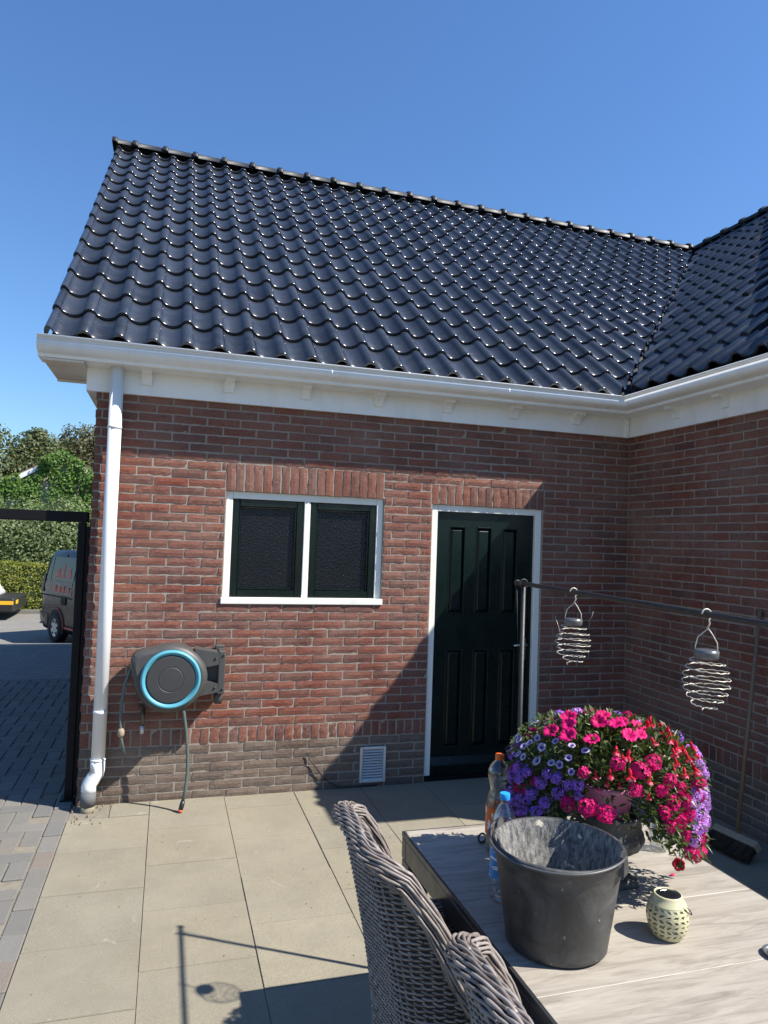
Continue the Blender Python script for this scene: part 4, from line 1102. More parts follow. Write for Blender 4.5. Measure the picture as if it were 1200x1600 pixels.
def mound(a, phi):                                           # a: angle round the plant (0 = towards the terrace door), phi: -1 hanging rim .. 1 top
    side = math.sin(a); front = math.cos(a)
    Rr = .232+.050*abs(side)+.022*math.sin(a*3+1)
    if phi >= 0:
        r_ = Rr*math.cos(phi*PI/2)**.85; z = .36+.150*math.sin(phi*PI/2)
    else:
        r_ = Rr*(1+.05*phi)+.02*(-phi); drop = .09+.135*abs(side)**1.5
        z = .36+phi*drop
    return PC+E1*(side*r_)-E3*(front*r_*.85)+Vector((0, 0, z))
def nrm_at(a, phi):
    n = mound(a, phi)-(PC+Vector((0, 0, .28))); n.z += .04; return n.normalized()
mb = MB()
def leafq(p, d, up, l, wd):
    s = d.cross(up)
    if s.length < 1e-4: s = d.orthogonal()
    s = s.normalized()*wd; b = up.normalized()*wd*.5
    mb.add([p, p+d*l*.45+s+b, p+d*l, p+d*l*.45-s+b], [(0, 1, 2), (0, 2, 3)])
for i in range(8200):
    a = R.uniform(-PI, PI); phi = R.uniform(-1, 1); dep = R.random()**.6
    if phi < -.02 and -.30 < math.sin(a) < .42 and math.cos(a) > 0 and R.random() < .95: continue
    p = mound(a, phi); c = PC+Vector((0, 0, .31)); p = c+(p-c)*(.62+.46*dep)
    d = (nrm_at(a, phi)*.7+Vector((R.gauss(0, .6), R.gauss(0, .6), R.gauss(0, .6)-.15))).normalized()
    leafq(p, d, Vector((R.gauss(0, .3), R.gauss(0, .3), 1)), R.uniform(.016, .036), R.uniform(.0035, .009))
for i in range(150):                                          # thin stems
    a = R.uniform(-PI, PI); phi = R.uniform(-.9, .9)
    if phi < -.1 and abs(math.sin(a)) < .5 and math.cos(a) > 0: continue
    p = mound(a, phi); mb.tube([PC+Vector((0, 0, .30)), PC.lerp(p, .6)+Vector((0, 0, .14)), p], .0016, 4, cap=False)
tag(mb.build('foliage', M['potleaf'], plant, fix=False), kind='stuff')
# flower heads
def petunia_mesh(rad, mat, seed, lobes=5, depth=.011, ruf=.0058):
    rr = random.Random(seed); mb = MB(); n = lobes*5; vs = [(0, 0, -depth)]
    for k, (f, z) in enumerate(((.22, -depth*.55), (.55, -.001), (.82, .003), (1.0, .0))):
        for j in range(n):
            a = 2*PI*j/n; lob = 1-.13*f*abs(math.cos(a*lobes/2))**6
            vs.append((rad*f*lob*math.cos(a), rad*f*lob*math.sin(a), z+f*ruf*math.sin(a*lobes*2+seed)+f*rr.uniform(-ruf, ruf)*.6))
    fs = [(0, 1+j, 1+(j+1) % n) for j in range(n)]+[(1+k*n+j, 1+k*n+n+j, 1+k*n+n+(j+1) % n, 1+k*n+(j+1) % n) for k in range(3) for j in range(n)]
    mb.add(vs, fs, 0, True); return mb.mesh('flower', mat)
def cluster_mesh(rad, nf, fr, mat, seed):
    rr = random.Random(seed); mb = MB()
    for i in range(nf):
        t = (i+.5)/nf; ph = math.acos(1-t*1.05); a = i*2.39996
        d = Vector((math.sin(ph)*math.cos(a), math.sin(ph)*math.sin(a), math.cos(ph)*.7)); c = d*rad*rr.uniform(.88, 1.08)
        n_ = (d+Vector((rr.gauss(0, .2), rr.gauss(0, .2), .15))).normalized(); u = n_.orthogonal().normalized(); v_ = n_.cross(u); a0 = rr.uniform(0, 6)
        for k in range(5):
            b = a0+k*2*PI/5
            e = lambda ang, r_, z: c+u*(math.cos(ang)*r_)+v_*(math.sin(ang)*r_)+n_*z
            mb.add([e(b, fr*.08, 0), e(b-.56, fr*.72, .0016), e(b-.34, fr*1.05, .0004), e(b+.34, fr*1.05, .0004), e(b+.56, fr*.72, .0016)], [(0, 1, 2), (0, 2, 3), (0, 3, 4)])
    return mb.mesh('flower_cluster', mat)
def fuchsia_mesh(seed):
    mb = MB(); rr = random.Random(seed)
    mb.lathe([(.001, .022), (.0045, .016), (.0055, .008), (.004, .0)], (0, 0, 0), 8, 0)
    for k in range(4):
        a = k*PI/2+.3; c_, s_ = math.cos(a), math.sin(a)
        mb.add([(.003*c_-.004*s_, .003*s_+.004*c_, .002), (.003*c_+.004*s_, .003*s_-.004*c_, .002), (.016*c_+.003*s_, .016*s_-.003*c_, -.006), (.023*c_, .023*s_, .001), (.016*c_-.003*s_, .016*s_+.003*c_, -.006)], [(0, 1, 2, 4), (4, 2, 3)], 0, True)
    n = 12; vs = []
    for f, z in ((.003, 0), (.010, -.006), (.0120, -.012)):
        for j in range(n): vs.append((f*math.cos(2*PI*j/n)*(1+.15*math.sin(j*2.2)), f*math.sin(2*PI*j/n)*(1+.15*math.cos(j*1.7)), z+.002*math.sin(j*3)))
    mb.add(vs, [(i*n+j, i*n+(j+1) % n, (i+1)*n+(j+1) % n, (i+1)*n+j) for i in range(2) for j in range(n)], 1, True)
    return mb.mesh('fuchsia', [M['fured'], M['fupink']])
FM = {'petunia': [petunia_mesh(.029, M['petunia'], s) for s in range(5)], 'calib': [petunia_mesh(.0165, M['calib'], 10+s, 5, .008, .0015) for s in range(4)],
      'vmag': [cluster_mesh(.023, 10, .0118, M['verbmag'], 20+s) for s in range(4)], 'vpur': [cluster_mesh(.021, 10, .0100, M['verbpur'], 30+s) for s in range(4)],
      'vlil': [cluster_mesh(.023, 11, .0102, M['verblil'], 40+s) for s in range(4)], 'fuchsia': [fuchsia_mesh(50+s) for s in range(3)],
      'crim': [petunia_mesh(.021, M['crim'], 60, 5, .008, .002)]}
FN = {'petunia': 'petunia_flower', 'calib': 'small_pale_flower', 'vmag': 'magenta_cluster', 'vpur': 'purple_cluster', 'vlil': 'lilac_cluster', 'fuchsia': 'fuchsia_flower', 'crim': 'crimson_flower'}
used = []
def flower(kind, a, phi, out=.012, face=None, scl=1.0, gap=.018):
    p = mound(a, phi)
    for q, g in used:
        if (q-p).length < (gap+g)*.72: return False
    used.append((p, gap))
    n_ = nrm_at(a, phi)
    if kind == 'fuchsia': d = Vector((n_.x*.35, n_.y*.35, 1)); d = Vector((R.gauss(0, .25)-n_.x*.3, R.gauss(0, .25)-n_.y*.3, 1)).normalized()
    else: d = (n_+Vector((0, 0, .25))-E3*.28+Vector((R.gauss(0, .22), R.gauss(0, .22), R.gauss(0, .18)))).normalized()
    q = d.to_track_quat('Z', 'Y'); q = q@Matrix.Rotation(R.uniform(0, 6.28), 4, 'Z').to_quaternion()
    s = scl*R.uniform(.68, 1.02)
    link(FN[kind], R.choice(FM[kind]), plant, p+n_*out, q.to_euler(), (s, s, s)); return True
# the zones of the mound as the photograph shows them; a < 0 is the left side
def scatter(kind, n, a0, a1, p0, p1, out=.012, scl=1.0, gap=.018):
    k = 0; tries = 0
    while k < n and tries < n*14:
        tries += 1
        if flower(kind, math.radians(R.uniform(a0, a1)), R.uniform(p0, p1), out, None, scl, gap): k += 1
scatter('petunia', 7, -48, 22, .42, .97, .030, 1.1, .030); scatter('petunia', 2, -70, -40, .45, .75, .03, 1.0, .026); scatter('petunia', 3, 22, 60, .6, .95, .02, .9, .024)
scatter('calib', 17, -92, -14, .06, .60, .022, 1.0, .015)
scatter('vpur', 26, -112, -38, -.72, .12, .014, 1.0, .020); scatter('vpur', 6, -36, -16, -.35, .08, .016, 1.0, .020); scatter('vpur', 8, -112, -65, -1.0, -.5, .01, .9, .018)
scatter('vmag', 7, -34, -13, -.55, .14, .022, 1.1, .024); scatter('vmag', 8, -90, -50, -1.0, -.1, .004, .95, .022); scatter('vmag', 3, -16, 0, -.85, -.55, .03, 1.15, .024)
scatter('fuchsia', 20, 2, 100, .12, .80, .020, 1.1, .017)
scatter('vlil', 14, 62, 110, -.72, .05, .018, 1.05, .021); scatter('vlil', 3, 80, 112, .1, .35, .018, .8, .021)
scatter('vmag', 11, 6, 60, -.02, .34, .016, 1.0, .026); scatter('vmag', 9, 30, 62, -.75, .0, .014, .95, .025); scatter('vmag', 9, 60, 104, -1.0, -.45, .012, .95, .022); scatter('vmag', 4, 70, 105, -.3, .1, .012, .9, .022)
scatter('fuchsia', 8, -20, 60, -.1, .2, .012, .8, .016)
for kd, n in (('petunia', 8), ('vmag', 22), ('vpur', 16), ('calib', 8), ('fuchsia', 12), ('vlil', 10)): scatter(kd, n, 112, 248, -.7, .8, .014, 1.0, .02)
# one stem hanging over the table edge with a dark red flower
hp = Vector((1.655, 1.985, TZ+.045)); mb = MB(); st0 = mound(math.radians(62), -.75)
mb.tube([st0, st0.lerp(hp, .55)+Vector((.02, 0, .02)), hp], .0018, 5, cap=False)
for i in range(46):
    t = R.uniform(.1, .95); p = st0.lerp(hp, t)+Vector((R.gauss(0, .014), R.gauss(0, .014), R.gauss(0, .012)+.01))
    leafq(p, Vector((R.gauss(0, 1), R.gauss(0, 1), R.gauss(-.2, .6))).normalized(), Vector((0, 0, 1)), R.uniform(.016, .03), R.uniform(.004, .008))
tag(mb.build('hanging_stem', M['potleaf'], plant, fix=False), kind='stuff')
d = (-E3+Vector((0, 0, .35))).normalized(); link('crimson_flower', FM['crim'][0], plant, hp, d.to_track_quat('Z', 'Y').to_euler())

# ------------------------------------------------------------------ lantern rail: two posts, a bar and two spiral lanterns
BXP, BYP = 1.382, 2.588
rail = thing('lantern_rail', (BXP, BYP, 0), 'thin black garden rail on posts carrying the spiral lanterns', 'rail')
def barz(y): return 1.6215-(2.588-y)*.0117
mb = MB(); mb.tube([(BXP, BYP, 0), (BXP, BYP, 1.606)], .0095, 12); mb.build('post', M['dirtmetal'], rail)
mb = MB(); mb.tube([(BXP, -.35, 0), (BXP, -.35, 1.57)], .0095, 12); mb.build('post', M['dirtmetal'], rail)
mb = MB(); mb.tube([(BXP, BYP+.055, barz(BYP+.055)), (BXP, -.42, barz(-.42))], .0088, 14); bar = mb.build('bar', M['dirtmetal'], rail)
mb = MB(); mb.lathe([(0, -.013), (.010, -.010), (.013, 0), (.010, .010), (0, .013)], (BXP, BYP+.056, barz(BYP+.056)), 12); mb.build('end_knob', M['dirtmetal'], bar)
for yy in (BYP, -.35):
    mb = MB(); mb.tube([(BXP+.017*math.cos(a), yy, barz(yy)+.017*math.sin(a)) for a in [2*PI*i/20 for i in range(20)]], .0035, 8, closed=True); mb.build('ring', M['dirtmetal'], rail)
mb = MB(); mb.tube([(BXP-.012, BYP+.035, barz(BYP)-.005), (BXP-.012, BYP+.02, 1.45), (BXP-.008, BYP+.004, 1.25)], .0012, 5); mb.build('loose_wire', M['dirtmetal'], rail)
def spiral_lantern(y, label, k=1.0, bent=False, rot=0):
    z0 = barz(y)
    L = thing('spiral_lantern', (BXP, y, z0-.225*k), label, 'lantern', 'spiral solar lanterns hanging from the black rail')
    top = z0-.098*k
    mb = MB(); rc = .0315*k; c = (BXP, y, top)
    mb.lathe([(0, .0), (rc, .0), (rc*1.02, -.004), (rc*.98, -.018*k), (rc*.86, -.022*k), (0, -.022*k)], c, 36); cap = mb.build('solar_cap', M['capgrey'], L)
    mb = MB(); mb.lathe([(0, .003), (rc*.92, .003), (rc*.99, .0012), (rc, .0002)], c, 36); mb.build('solar_cell', M['solarline'], cap)
    mb = MB(); pts = []; turns = 7.3; N = 260; Hh = .142*k
    for i in range(N):
        t = i/(N-1); a = rot+2*PI*turns*t
        r_ = (.024+.0375*math.sin(PI*min(1, t*.86+.12))**1.1)*k
        if t > .93: r_ *= 1-(t-.93)/.07*.62
        if t < .03: r_ = rc
        wob = 1+.006*math.sin(i*1.9)
        dx = (.012*math.sin(a*.5)*(t-.3) if bent else 0)
        pts.append((BXP+r_*wob*math.cos(a)+dx, y+r_*wob*math.sin(a), top-.018*k-Hh*t+.0012*math.sin(i*2.3)))
    mb.tube(pts, [.0012+.0010*(1 if i % 7 == 0 else 0) for i in range(N)], 6); mb.build('light_spiral', M['wire'], L)
    mb = MB(); hw = rc*.96
    mb.tube([(BXP-hw*.8, y+hw*.5, top-.016), (BXP-hw*.8, y+hw*.5, top+.012*k), (BXP-hw*.62, y+hw*.4, top+.036*k), (BXP-hw*.15, y+hw*.1, top+.052*k), (BXP+.004, y, top+.060*k), (BXP+hw*.4, y-hw*.25, top+.044*k), (BXP+hw*.74, y-hw*.45, top+.022*k), (BXP+hw*.8, y-hw*.5, top-.016)], .0016, 7); mb.build('wire_handle', M['wire'], L)
    mb = MB(); hk = []
    for i in range(17):
        a = math.radians(-75+ (255)*i/16); hk.append((BXP+.0135*math.cos(a), y+.004*math.sin(a*.5), z0+.0005+.0135*math.sin(a)))
    mb.tube([(BXP-.002, y-.002, top+.056*k), (BXP+.006, y-.003, z0-.024)]+hk, .0021, 8); mb.build('hook', M['wire'], L)
    return L
spiral_lantern(2.2147, 'smaller spiral wire lantern hanging in front of the door frame corner', .98, True, 1.0)
spiral_lantern(1.5657, 'spiral wire lantern hanging nearest the right edge before the broom', .98, False, 0)
# cobwebby strands on the farther lantern
mb = MB()
for p, q in (((-.068, .01, -.085), (-.050, -.01, -.165)), ((.048, -.02, -.10), (.060, -.03, -.065))):
    b = Vector((BXP, 2.2147, barz(2.2147))); mb.tube([b+Vector(p), (b+Vector(p)).lerp(b+Vector(q), .5)+Vector((.003, 0, -.003)), b+Vector(q)], .0006, 4)
tag(mb.build('dead_tendrils', M['wire'], None), 'thin dry tendrils caught on the smaller spiral lantern', 'tendrils', kind='stuff')

# ------------------------------------------------------------------ wicker chairs
def smooth(t): return t*t*(3-2*t)
def chair(base, label, detail=True):
    ch = thing('wicker_chair', base, label, 'chair', 'wicker chairs at the dining table')
    bx, by, bz = base
    HWD = .285; RC = .14; XB = -.125                            # half width, corner radius, back line (seat centre at base)
    # plan path from the far arm round the back to the near arm
    path = []
    XF = .40
    n1, n2, n3 = 14, 12, 10
    for i in range(n1): path.append((XF+(XB+RC-XF)*i/n1, HWD))
    for i in range(n2): a = PI/2+PI/2*i/n2; path.append((XB+RC+RC*math.cos(a), HWD-RC+RC*math.sin(a)))
    for i in range(n3): path.append((XB, HWD-RC-(2*HWD-2*RC)*i/n3))
    for i in range(n2): a = PI+PI/2*i/n2; path.append((XB+RC+RC*math.cos(a), -HWD+RC+RC*math.sin(a)))
    for i in range(n1+1): path.append((XB+RC+(XF-XB-RC)*i/n1, -HWD))
    L = [0]
    for p, q in zip(path, path[1:]): L.append(L[-1]+math.dist(p, q))
    tot = L[-1]
    def at(s):
        s = max(0, min(tot, s)); k = 0
        while k < len(L)-2 and L[k+1] < s: k += 1
        t = (s-L[k])/(L[k+1]-L[k]); p, q = path[k], path[k+1]
        return p[0]+(q[0]-p[0])*t, p[1]+(q[1]-p[1])*t
    def back(s): return 1-abs(s-tot/2)/(tot/2)                # 0 at the arm ends, 1 mid back
    def rimz(s):
        b = back(s); f = tot/2
        d = abs(s-tot/2)                                      # distance from the middle of the back
        ks = ((0, 1.0), (.12, .995), (.18, .98), (.22, .952), (.26, .86), (.303, .735), (.35, .648), (.42, .615), (.6, .58), (1.2, .57))
        for (a, za), (b, zb) in zip(ks, ks[1:]):
            if d <= b: z = za+(zb-za)*(d-a)/(b-a); break
        return z
    def shell(s, z, off=0.0):
        x, y = at(s); d = abs(s-tot/2); wb = 1-smooth(max(0, min(1, (d-.13)/.22)))
        lean = -.125*max(0, (z-.40)/.60)**1.25*wb+.03*(1-min(1, z/.4))*wb
        fl = 1+.05*(z-.45)
        e = .004; x2, y2 = at(s+e); x1, y1 = at(s-e); nx, ny = (y2-y1), -(x2-x1); l = math.hypot(nx, ny) or 1
        return (bx+x+lean-nx/l*off*-1*-1, by+y*fl-ny/l*off, bz+z)
    # woven strands: rows of horizontal canes passing in front of and behind the stakes
    mb = MB(); pitch = .0068; stake = .021; ns = int(tot/(stake/2))
    row = 0; z = .10
    while z < .97:
        segs = []; cur = []
        for i in range(ns+1):
            s = tot*i/ns
            if z < rimz(s)-.012: cur.append(s)
            else:
                if len(cur) > 3: segs.append(cur)
                cur = []
        if len(cur) > 3: segs.append(cur)
        for sg in segs:
            # break long rows into lengths so neighbouring canes differ in colour
            k = 0
            while k < len(sg)-2:
                ln = R.randint(14, 34); part = sg[k:k+ln+1]
                if len(part) < 3: break
                pts = []
                for s in part:
                    i = round(s/tot*ns); ph = (i//1+row*2) % 4
                    o = .0046*(1 if (i+2*row) % 4 == 0 else (-1 if (i+2*row) % 4 == 2 else 0))
                    pts.append(shell(s, z+.0012*math.sin(i*1.7+row)+.001*mnoise.noise((s*40, z*90, 2)), o))
                mb.tube(pts, .0032, 5, cap=False); k += ln
        z += pitch; row += 1
    tag(mb.build('woven_shell', M['wicker'], ch, fix=False), kind='stuff')
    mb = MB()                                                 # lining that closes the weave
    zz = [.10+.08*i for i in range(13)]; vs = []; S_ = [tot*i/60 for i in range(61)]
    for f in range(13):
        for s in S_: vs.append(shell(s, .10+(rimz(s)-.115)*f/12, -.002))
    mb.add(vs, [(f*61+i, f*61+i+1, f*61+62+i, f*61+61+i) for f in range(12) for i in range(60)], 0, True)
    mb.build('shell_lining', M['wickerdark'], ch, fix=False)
    # braided rim: canes wound round a roll along the top edge
    NS = 17; M_ = 230; RR = .0240; mb = MB()
    cen = []
    for i in range(M_): s = tot*i/(M_-1); x, y, z = shell(s, rimz(s)); cen.append(Vector((x, y, z+.004)))
    mb.tube(cen, RR*.78, 8, mi=1)
    fr = []; prev = None
    for i in range(M_):
        t = (cen[min(M_-1, i+1)]-cen[max(0, i-1)]).normalized(); u = Vector((0, 0, 1)); u = (u-t*u.dot(t)).normalized(); fr.append((u, t.cross(u)))
    for k in range(NS):
        for sgn, nn in ((1, 1),):
            pts = []
            i0 = 0
            while i0 < M_-1:
                ln = R.randint(26, 40); pts = []
                for i in range(i0, min(M_, i0+ln+1)):
                    s = i/(M_-1)*tot
                    ang = 2*PI*k/NS+sgn*s*8.5; rr_ = RR+.0028*math.sin(s*95+k*2.6)
                    u, v_ = fr[i]; pts.append(cen[i]+u*(math.sin(ang)*rr_*.92)+v_*(math.cos(ang)*rr_*1.12))
                if len(pts) > 2: mb.tube(pts, [.0037+.0006*math.sin(j*.7) for j in range(len(pts))], 6, cap=True)
                i0 += ln
    mb.build('braided_rim', [M['wicker'], M['wickerdark']], ch, fix=False)
    # seat
    mb = MB(); row = 0; y = -HWD+.03
    while y < HWD-.02:
        pts = []
        for i in range(31):
            x = XB+.02+(XF-XB-.02)*i/30; pts.append((bx+x, by+y, bz+.44+.004*(1 if (i+2*row) % 4 == 0 else (-1 if (i+2*row) % 4 == 2 else 0))))
        mb.tube(pts, .0048, 4, cap=False); y += .0095; row += 1
    tag(mb.build('woven_seat', M['wicker'], ch, fix=False), kind='stuff')
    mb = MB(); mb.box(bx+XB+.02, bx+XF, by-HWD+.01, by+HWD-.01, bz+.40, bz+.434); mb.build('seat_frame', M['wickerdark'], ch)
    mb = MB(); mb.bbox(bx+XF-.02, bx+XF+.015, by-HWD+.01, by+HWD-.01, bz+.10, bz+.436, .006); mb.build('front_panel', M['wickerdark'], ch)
    for x, y in ((XB+.06, HWD-.09), (XB+.06, -HWD+.09), (XF-.02, HWD-.03), (XF-.02, -HWD+.03)):
        mb = MB(); mb.tube([(bx+x, by+y, bz+.13), (bx+x, by+y, bz)], [.022, .018], 10); mb.build('leg', M['wickerdark'], ch)
    return ch
CB = (.760, 1.862, .0)
ch1 = chair(CB, 'greyish brown wicker chair whose high back rises before the table leg')
def copy_tree(o, parent=None):
    c = o.copy(); COL.objects.link(c); c.parent = parent
    for k in o.children: copy_tree(k, c)
    return c
ch2 = copy_tree(ch1); ch2.location = (CB[0]+.056, CB[1]-.735, .0)
ch2['label'] = 'second wicker chair of which only the braided rim shows in the lower part'

# ------------------------------------------------------------------ across the street: hedge, shrubs, trees, ivy-clad gable, vehicles
GZ = -.69
def leaves(mb, n, fn, l0, l1, droop=0.0, wd=.42):
    for i in range(n):
        p, nr = fn(); nr = Vector(nr)
        d = Vector((R.gauss(0, 1), R.gauss(0, 1), R.gauss(0, 1)-droop)); d = (d-nr*d.dot(nr)*.6).normalized(); l = R.uniform(l0, l1)
        s = d.cross(nr+Vector((R.gauss(0, .5), R.gauss(0, .5), R.gauss(0, .5))))
        if s.length < 1e-4: continue
        s = s.normalized()*l*wd; p = Vector(p)
        mb.add([p, p+d*l*.5+s, p+d*l, p+d*l*.5-s], [(0, 1, 2, 3)])
hedge = thing('clipped_hedge', (-6.5, 23.3, GZ), 'low clipped hedge along the street with yellowish top', 'hedge')
def hf():
    x = R.uniform(-11, -2.4); k = R.random()
    if k < .62: return (x, 22.95+R.gauss(0, .05)+.05*math.sin(x*3), R.uniform(GZ+.05, .70)), (0, -1, .15)
    return (x, R.uniform(22.95, 23.7), .70+R.gauss(0, .035)+.03*math.sin(x*2.3)), (0, 0, 1)
mb = MB(); leaves(mb, 20000, hf, .035, .072); tag(mb.build('hedge_leaves', M['hedge'], hedge, fix=False), kind='stuff')
mb = MB(); mb.bbox(-11, -2.4, 23.02, 23.66, GZ, .64, .05); mb.build('hedge_core', M['leafcore'], hedge)
for i in range(14):
    mb = MB(); x = -10.8+.62*i+R.uniform(-.1, .1); mb.tube([(x, 23.2, GZ-.05), (x+R.uniform(-.1, .1), 23.25, .2)], [.03, .015], 6); mb.build('stem', M['bark'], hedge)
def blob_tree(name, label, cat, base, blobs, mat, n, l0, l1, trunk=.12, wd=.42, group=None):
    tr = thing(name, base, label, cat, group)
    tot = sum(b[3]**2 for b in blobs); mb = MB()
    for bx, by, bz, r_, sq in blobs:
        def fn():
            d = Vector((R.gauss(0, 1), R.gauss(0, 1), R.gauss(0, 1))).normalized()
            nn = mnoise.noise((bx+d.x*2.3, by+d.y*2.3, bz+d.z*2.3))
            k = r_*(1+.32*nn)*(R.random()**.30)
            return (bx+d.x*k, by+d.y*k, bz+d.z*k*sq), d
        leaves(mb, int(1.9*n*r_*r_/tot), fn, l0*.72, l1*.72, .3, wd)
    tag(mb.build('crown', mat, tr, fix=False), kind='stuff')
    mb = MB(); top = max(b[2] for b in blobs); c = Vector(base)
    mb.tube([c+Vector((0, 0, -.1)), c+Vector((.05, 0, (top-base[2])*.35)), c+Vector((0, .1, (top-base[2])*.8))], [trunk, trunk*.75, trunk*.25], 8); mb.build('trunk', M['bark'], tr)
    mb = MB()
    for bx, by, bz, r_, sq in blobs:
        s0 = c+Vector((0, 0, (bz-base[2])*.45)); mb.tube([s0, s0.lerp(Vector((bx, by, bz)), .6)+Vector((0, 0, .1)), (bx, by, bz)], [trunk*.45, trunk*.3, trunk*.1], 6)
    tag(mb.build('limbs', M['bark'], tr), kind='stuff')
    return tr
# pale-leaved shrubs behind the hedge
blob_tree('large_shrub', 'pale leaved bushy shrub rising behind the clipped hedge, left part', 'shrub', (-5.9, 25.4, GZ), [(-6.6, 25.3, .9, 1.3, .9), (-5.6, 25.4, 1.5, 1.25, .95), (-6.9, 25.8, 1.9, 1.1, 1), (-5.9, 25.7, 2.4, .75, .9), (-6.2, 25.2, .3, 1.2, .9)], M['shrub'], 9000, .07, .15, .07)
blob_tree('large_shrub', 'silvery green shrub behind the hedge directly above the dark van', 'shrub', (-3.9, 25.2, GZ), [(-4.4, 25.1, 1.0, 1.2, .95), (-3.4, 25.2, 1.4, 1.2, .95), (-4.6, 25.5, 1.9, .95, 1), (-3.3, 25.6, 2.2, .85, .9), (-2.5, 25.4, 1.2, 1.1, 1.0), (-3.8, 25.0, .2, 1.2, .8)], M['shrub'], 10000, .07, .15, .07)
# house whose gable is overgrown with ivy
ivy = thing('ivy_house', (-3.9, 29.6, GZ), 'house gable completely overgrown with bright green ivy', 'house')
GX, GYV, GA, GH = -3.9, 29.0, 4.52, .575                      # apex x, face y, apex z, slope
def gtop(x): return GA-GH*abs(x-GX)
mb = MB(); lo = [(GX-4.2, GYV, GZ), (GX+4.2, GYV, GZ), (GX+4.2, GYV, gtop(GX+4.2)), (GX, GYV, GA), (GX-4.2, GYV, gtop(GX-4.2))]
mb.poly_ex(lo, [(a, GYV+7, c) for a, b, c in lo]); mb.build('wall', M['render'], ivy)
mb = MB()
for sg in (-1, 1):
    e = [(GX, GA+.12), (GX+sg*4.6, gtop(GX+4.6)+.12), (GX+sg*4.6, gtop(GX+4.6)+.04), (GX, GA+.04)]
    mb.poly_ex([(a, GYV-.15, b) for a, b in e], [(a, GYV+7.2, b) for a, b in e])
mb.build('house_roof', M['roofred'], ivy)
for sg in (-1, 1):
    mb = MB(); e = [(GX+sg*.15, gtop(GX+.15)+.06), (GX+sg*4.6, gtop(GX+4.6)+.06), (GX+sg*4.6, gtop(GX+4.6)-.13), (GX+sg*.15, gtop(GX+.15)-.13)]
    mb.poly_ex([(a, GYV-.19, b) for a, b in e], [(a, GYV-.155, b) for a, b in e]); mb.build('bargeboard', M['white'], ivy)
def ivf():
    while True:
        x = R.uniform(GX-3.4, GX+3.0); t = gtop(x); zz_ = R.uniform(.2, t+.12)
        dens = .55+.9*mnoise.noise((x*1.7, zz_*1.7, 4))
        if zz_ > t-.25: dens = .35+.9*mnoise.noise((x*1.3, 3, 8))+(.55 if abs(x-GX) < .75 else 0)
        if R.random() < dens: break
    o = .08+.30*max(0, mnoise.noise((x*1.5, zz_*1.5, 9)))+R.random()*.16
    if abs(x-GX) < .8 and zz_ > t-.2: zz_ += R.uniform(0, .16)
    return (x, GYV-.1-o, zz_), (0, -1, .35)
mb = MB(); leaves(mb, 24000, ivf, .05, .115, .6, .5); tag(mb.build('ivy', M['ivy'], ivy, fix=False), kind='stuff')
# trees beyond
blob_tree('broadleaf_tree', 'tall thin-crowned tree at the left edge with sky showing through', 'tree', (-9.6, 43, GZ), [(-10.2, 43, 5.6, 1.5, 1.0), (-9.3, 43.4, 6.6, .9, 1), (-9.0, 42.6, 4.8, 1.4, 1), (-11, 43, 4.4, 1.6, 1), (-9.2, 43, 3.4, 1.5, 1)], M['tree'], 3200, .14, .30, .16)
blob_tree('broadleaf_tree', 'grey green tree with ragged top beyond the ivy gable', 'tree', (-7.0, 44, GZ), [(-7.6, 44, 6.2, 1.15, .9), (-6.6, 44.3, 6.0, 1.3, .85), (-7.9, 43.6, 5.2, 1.2, 1), (-6.6, 43.6, 4.6, 1.6, 1), (-7.3, 44, 7.0, .62, .8), (-8.2, 44, 4.0, 1.2, 1)], M['tree'], 8500, .13, .28, .2)
blob_tree('broadleaf_tree', 'olive brown round-topped tree nearest the brick corner', 'tree', (-5.0, 45, GZ), [(-5.0, 45, 6.7, 1.55, .85), (-4.0, 45.2, 6.4, 1.6, .9), (-5.9, 45, 5.8, 1.3, .9), (-4.6, 44.6, 5.0, 2.0, .9), (-3.0, 45, 5.4, 1.8, 1), (-5.6, 45, 4.2, 1.8, 1)], M['treebrown'], 11500, .12, .26, .2)
# low growth right and left so that the street is closed off beyond the frame too
blob_tree('large_shrub', 'broad dark shrub behind the hedge at the outer left, mostly out of view', 'shrub', (-9.3, 25.6, GZ), [(-8.6, 25.5, .9, 1.4, .95), (-9.8, 25.6, 1.1, 1.5, .95), (-8.3, 25.9, 2.0, 1.0, 1), (-9.2, 25.8, 2.1, 1.1, 1)], M['shrub'], 5000, .08, .16, .08)

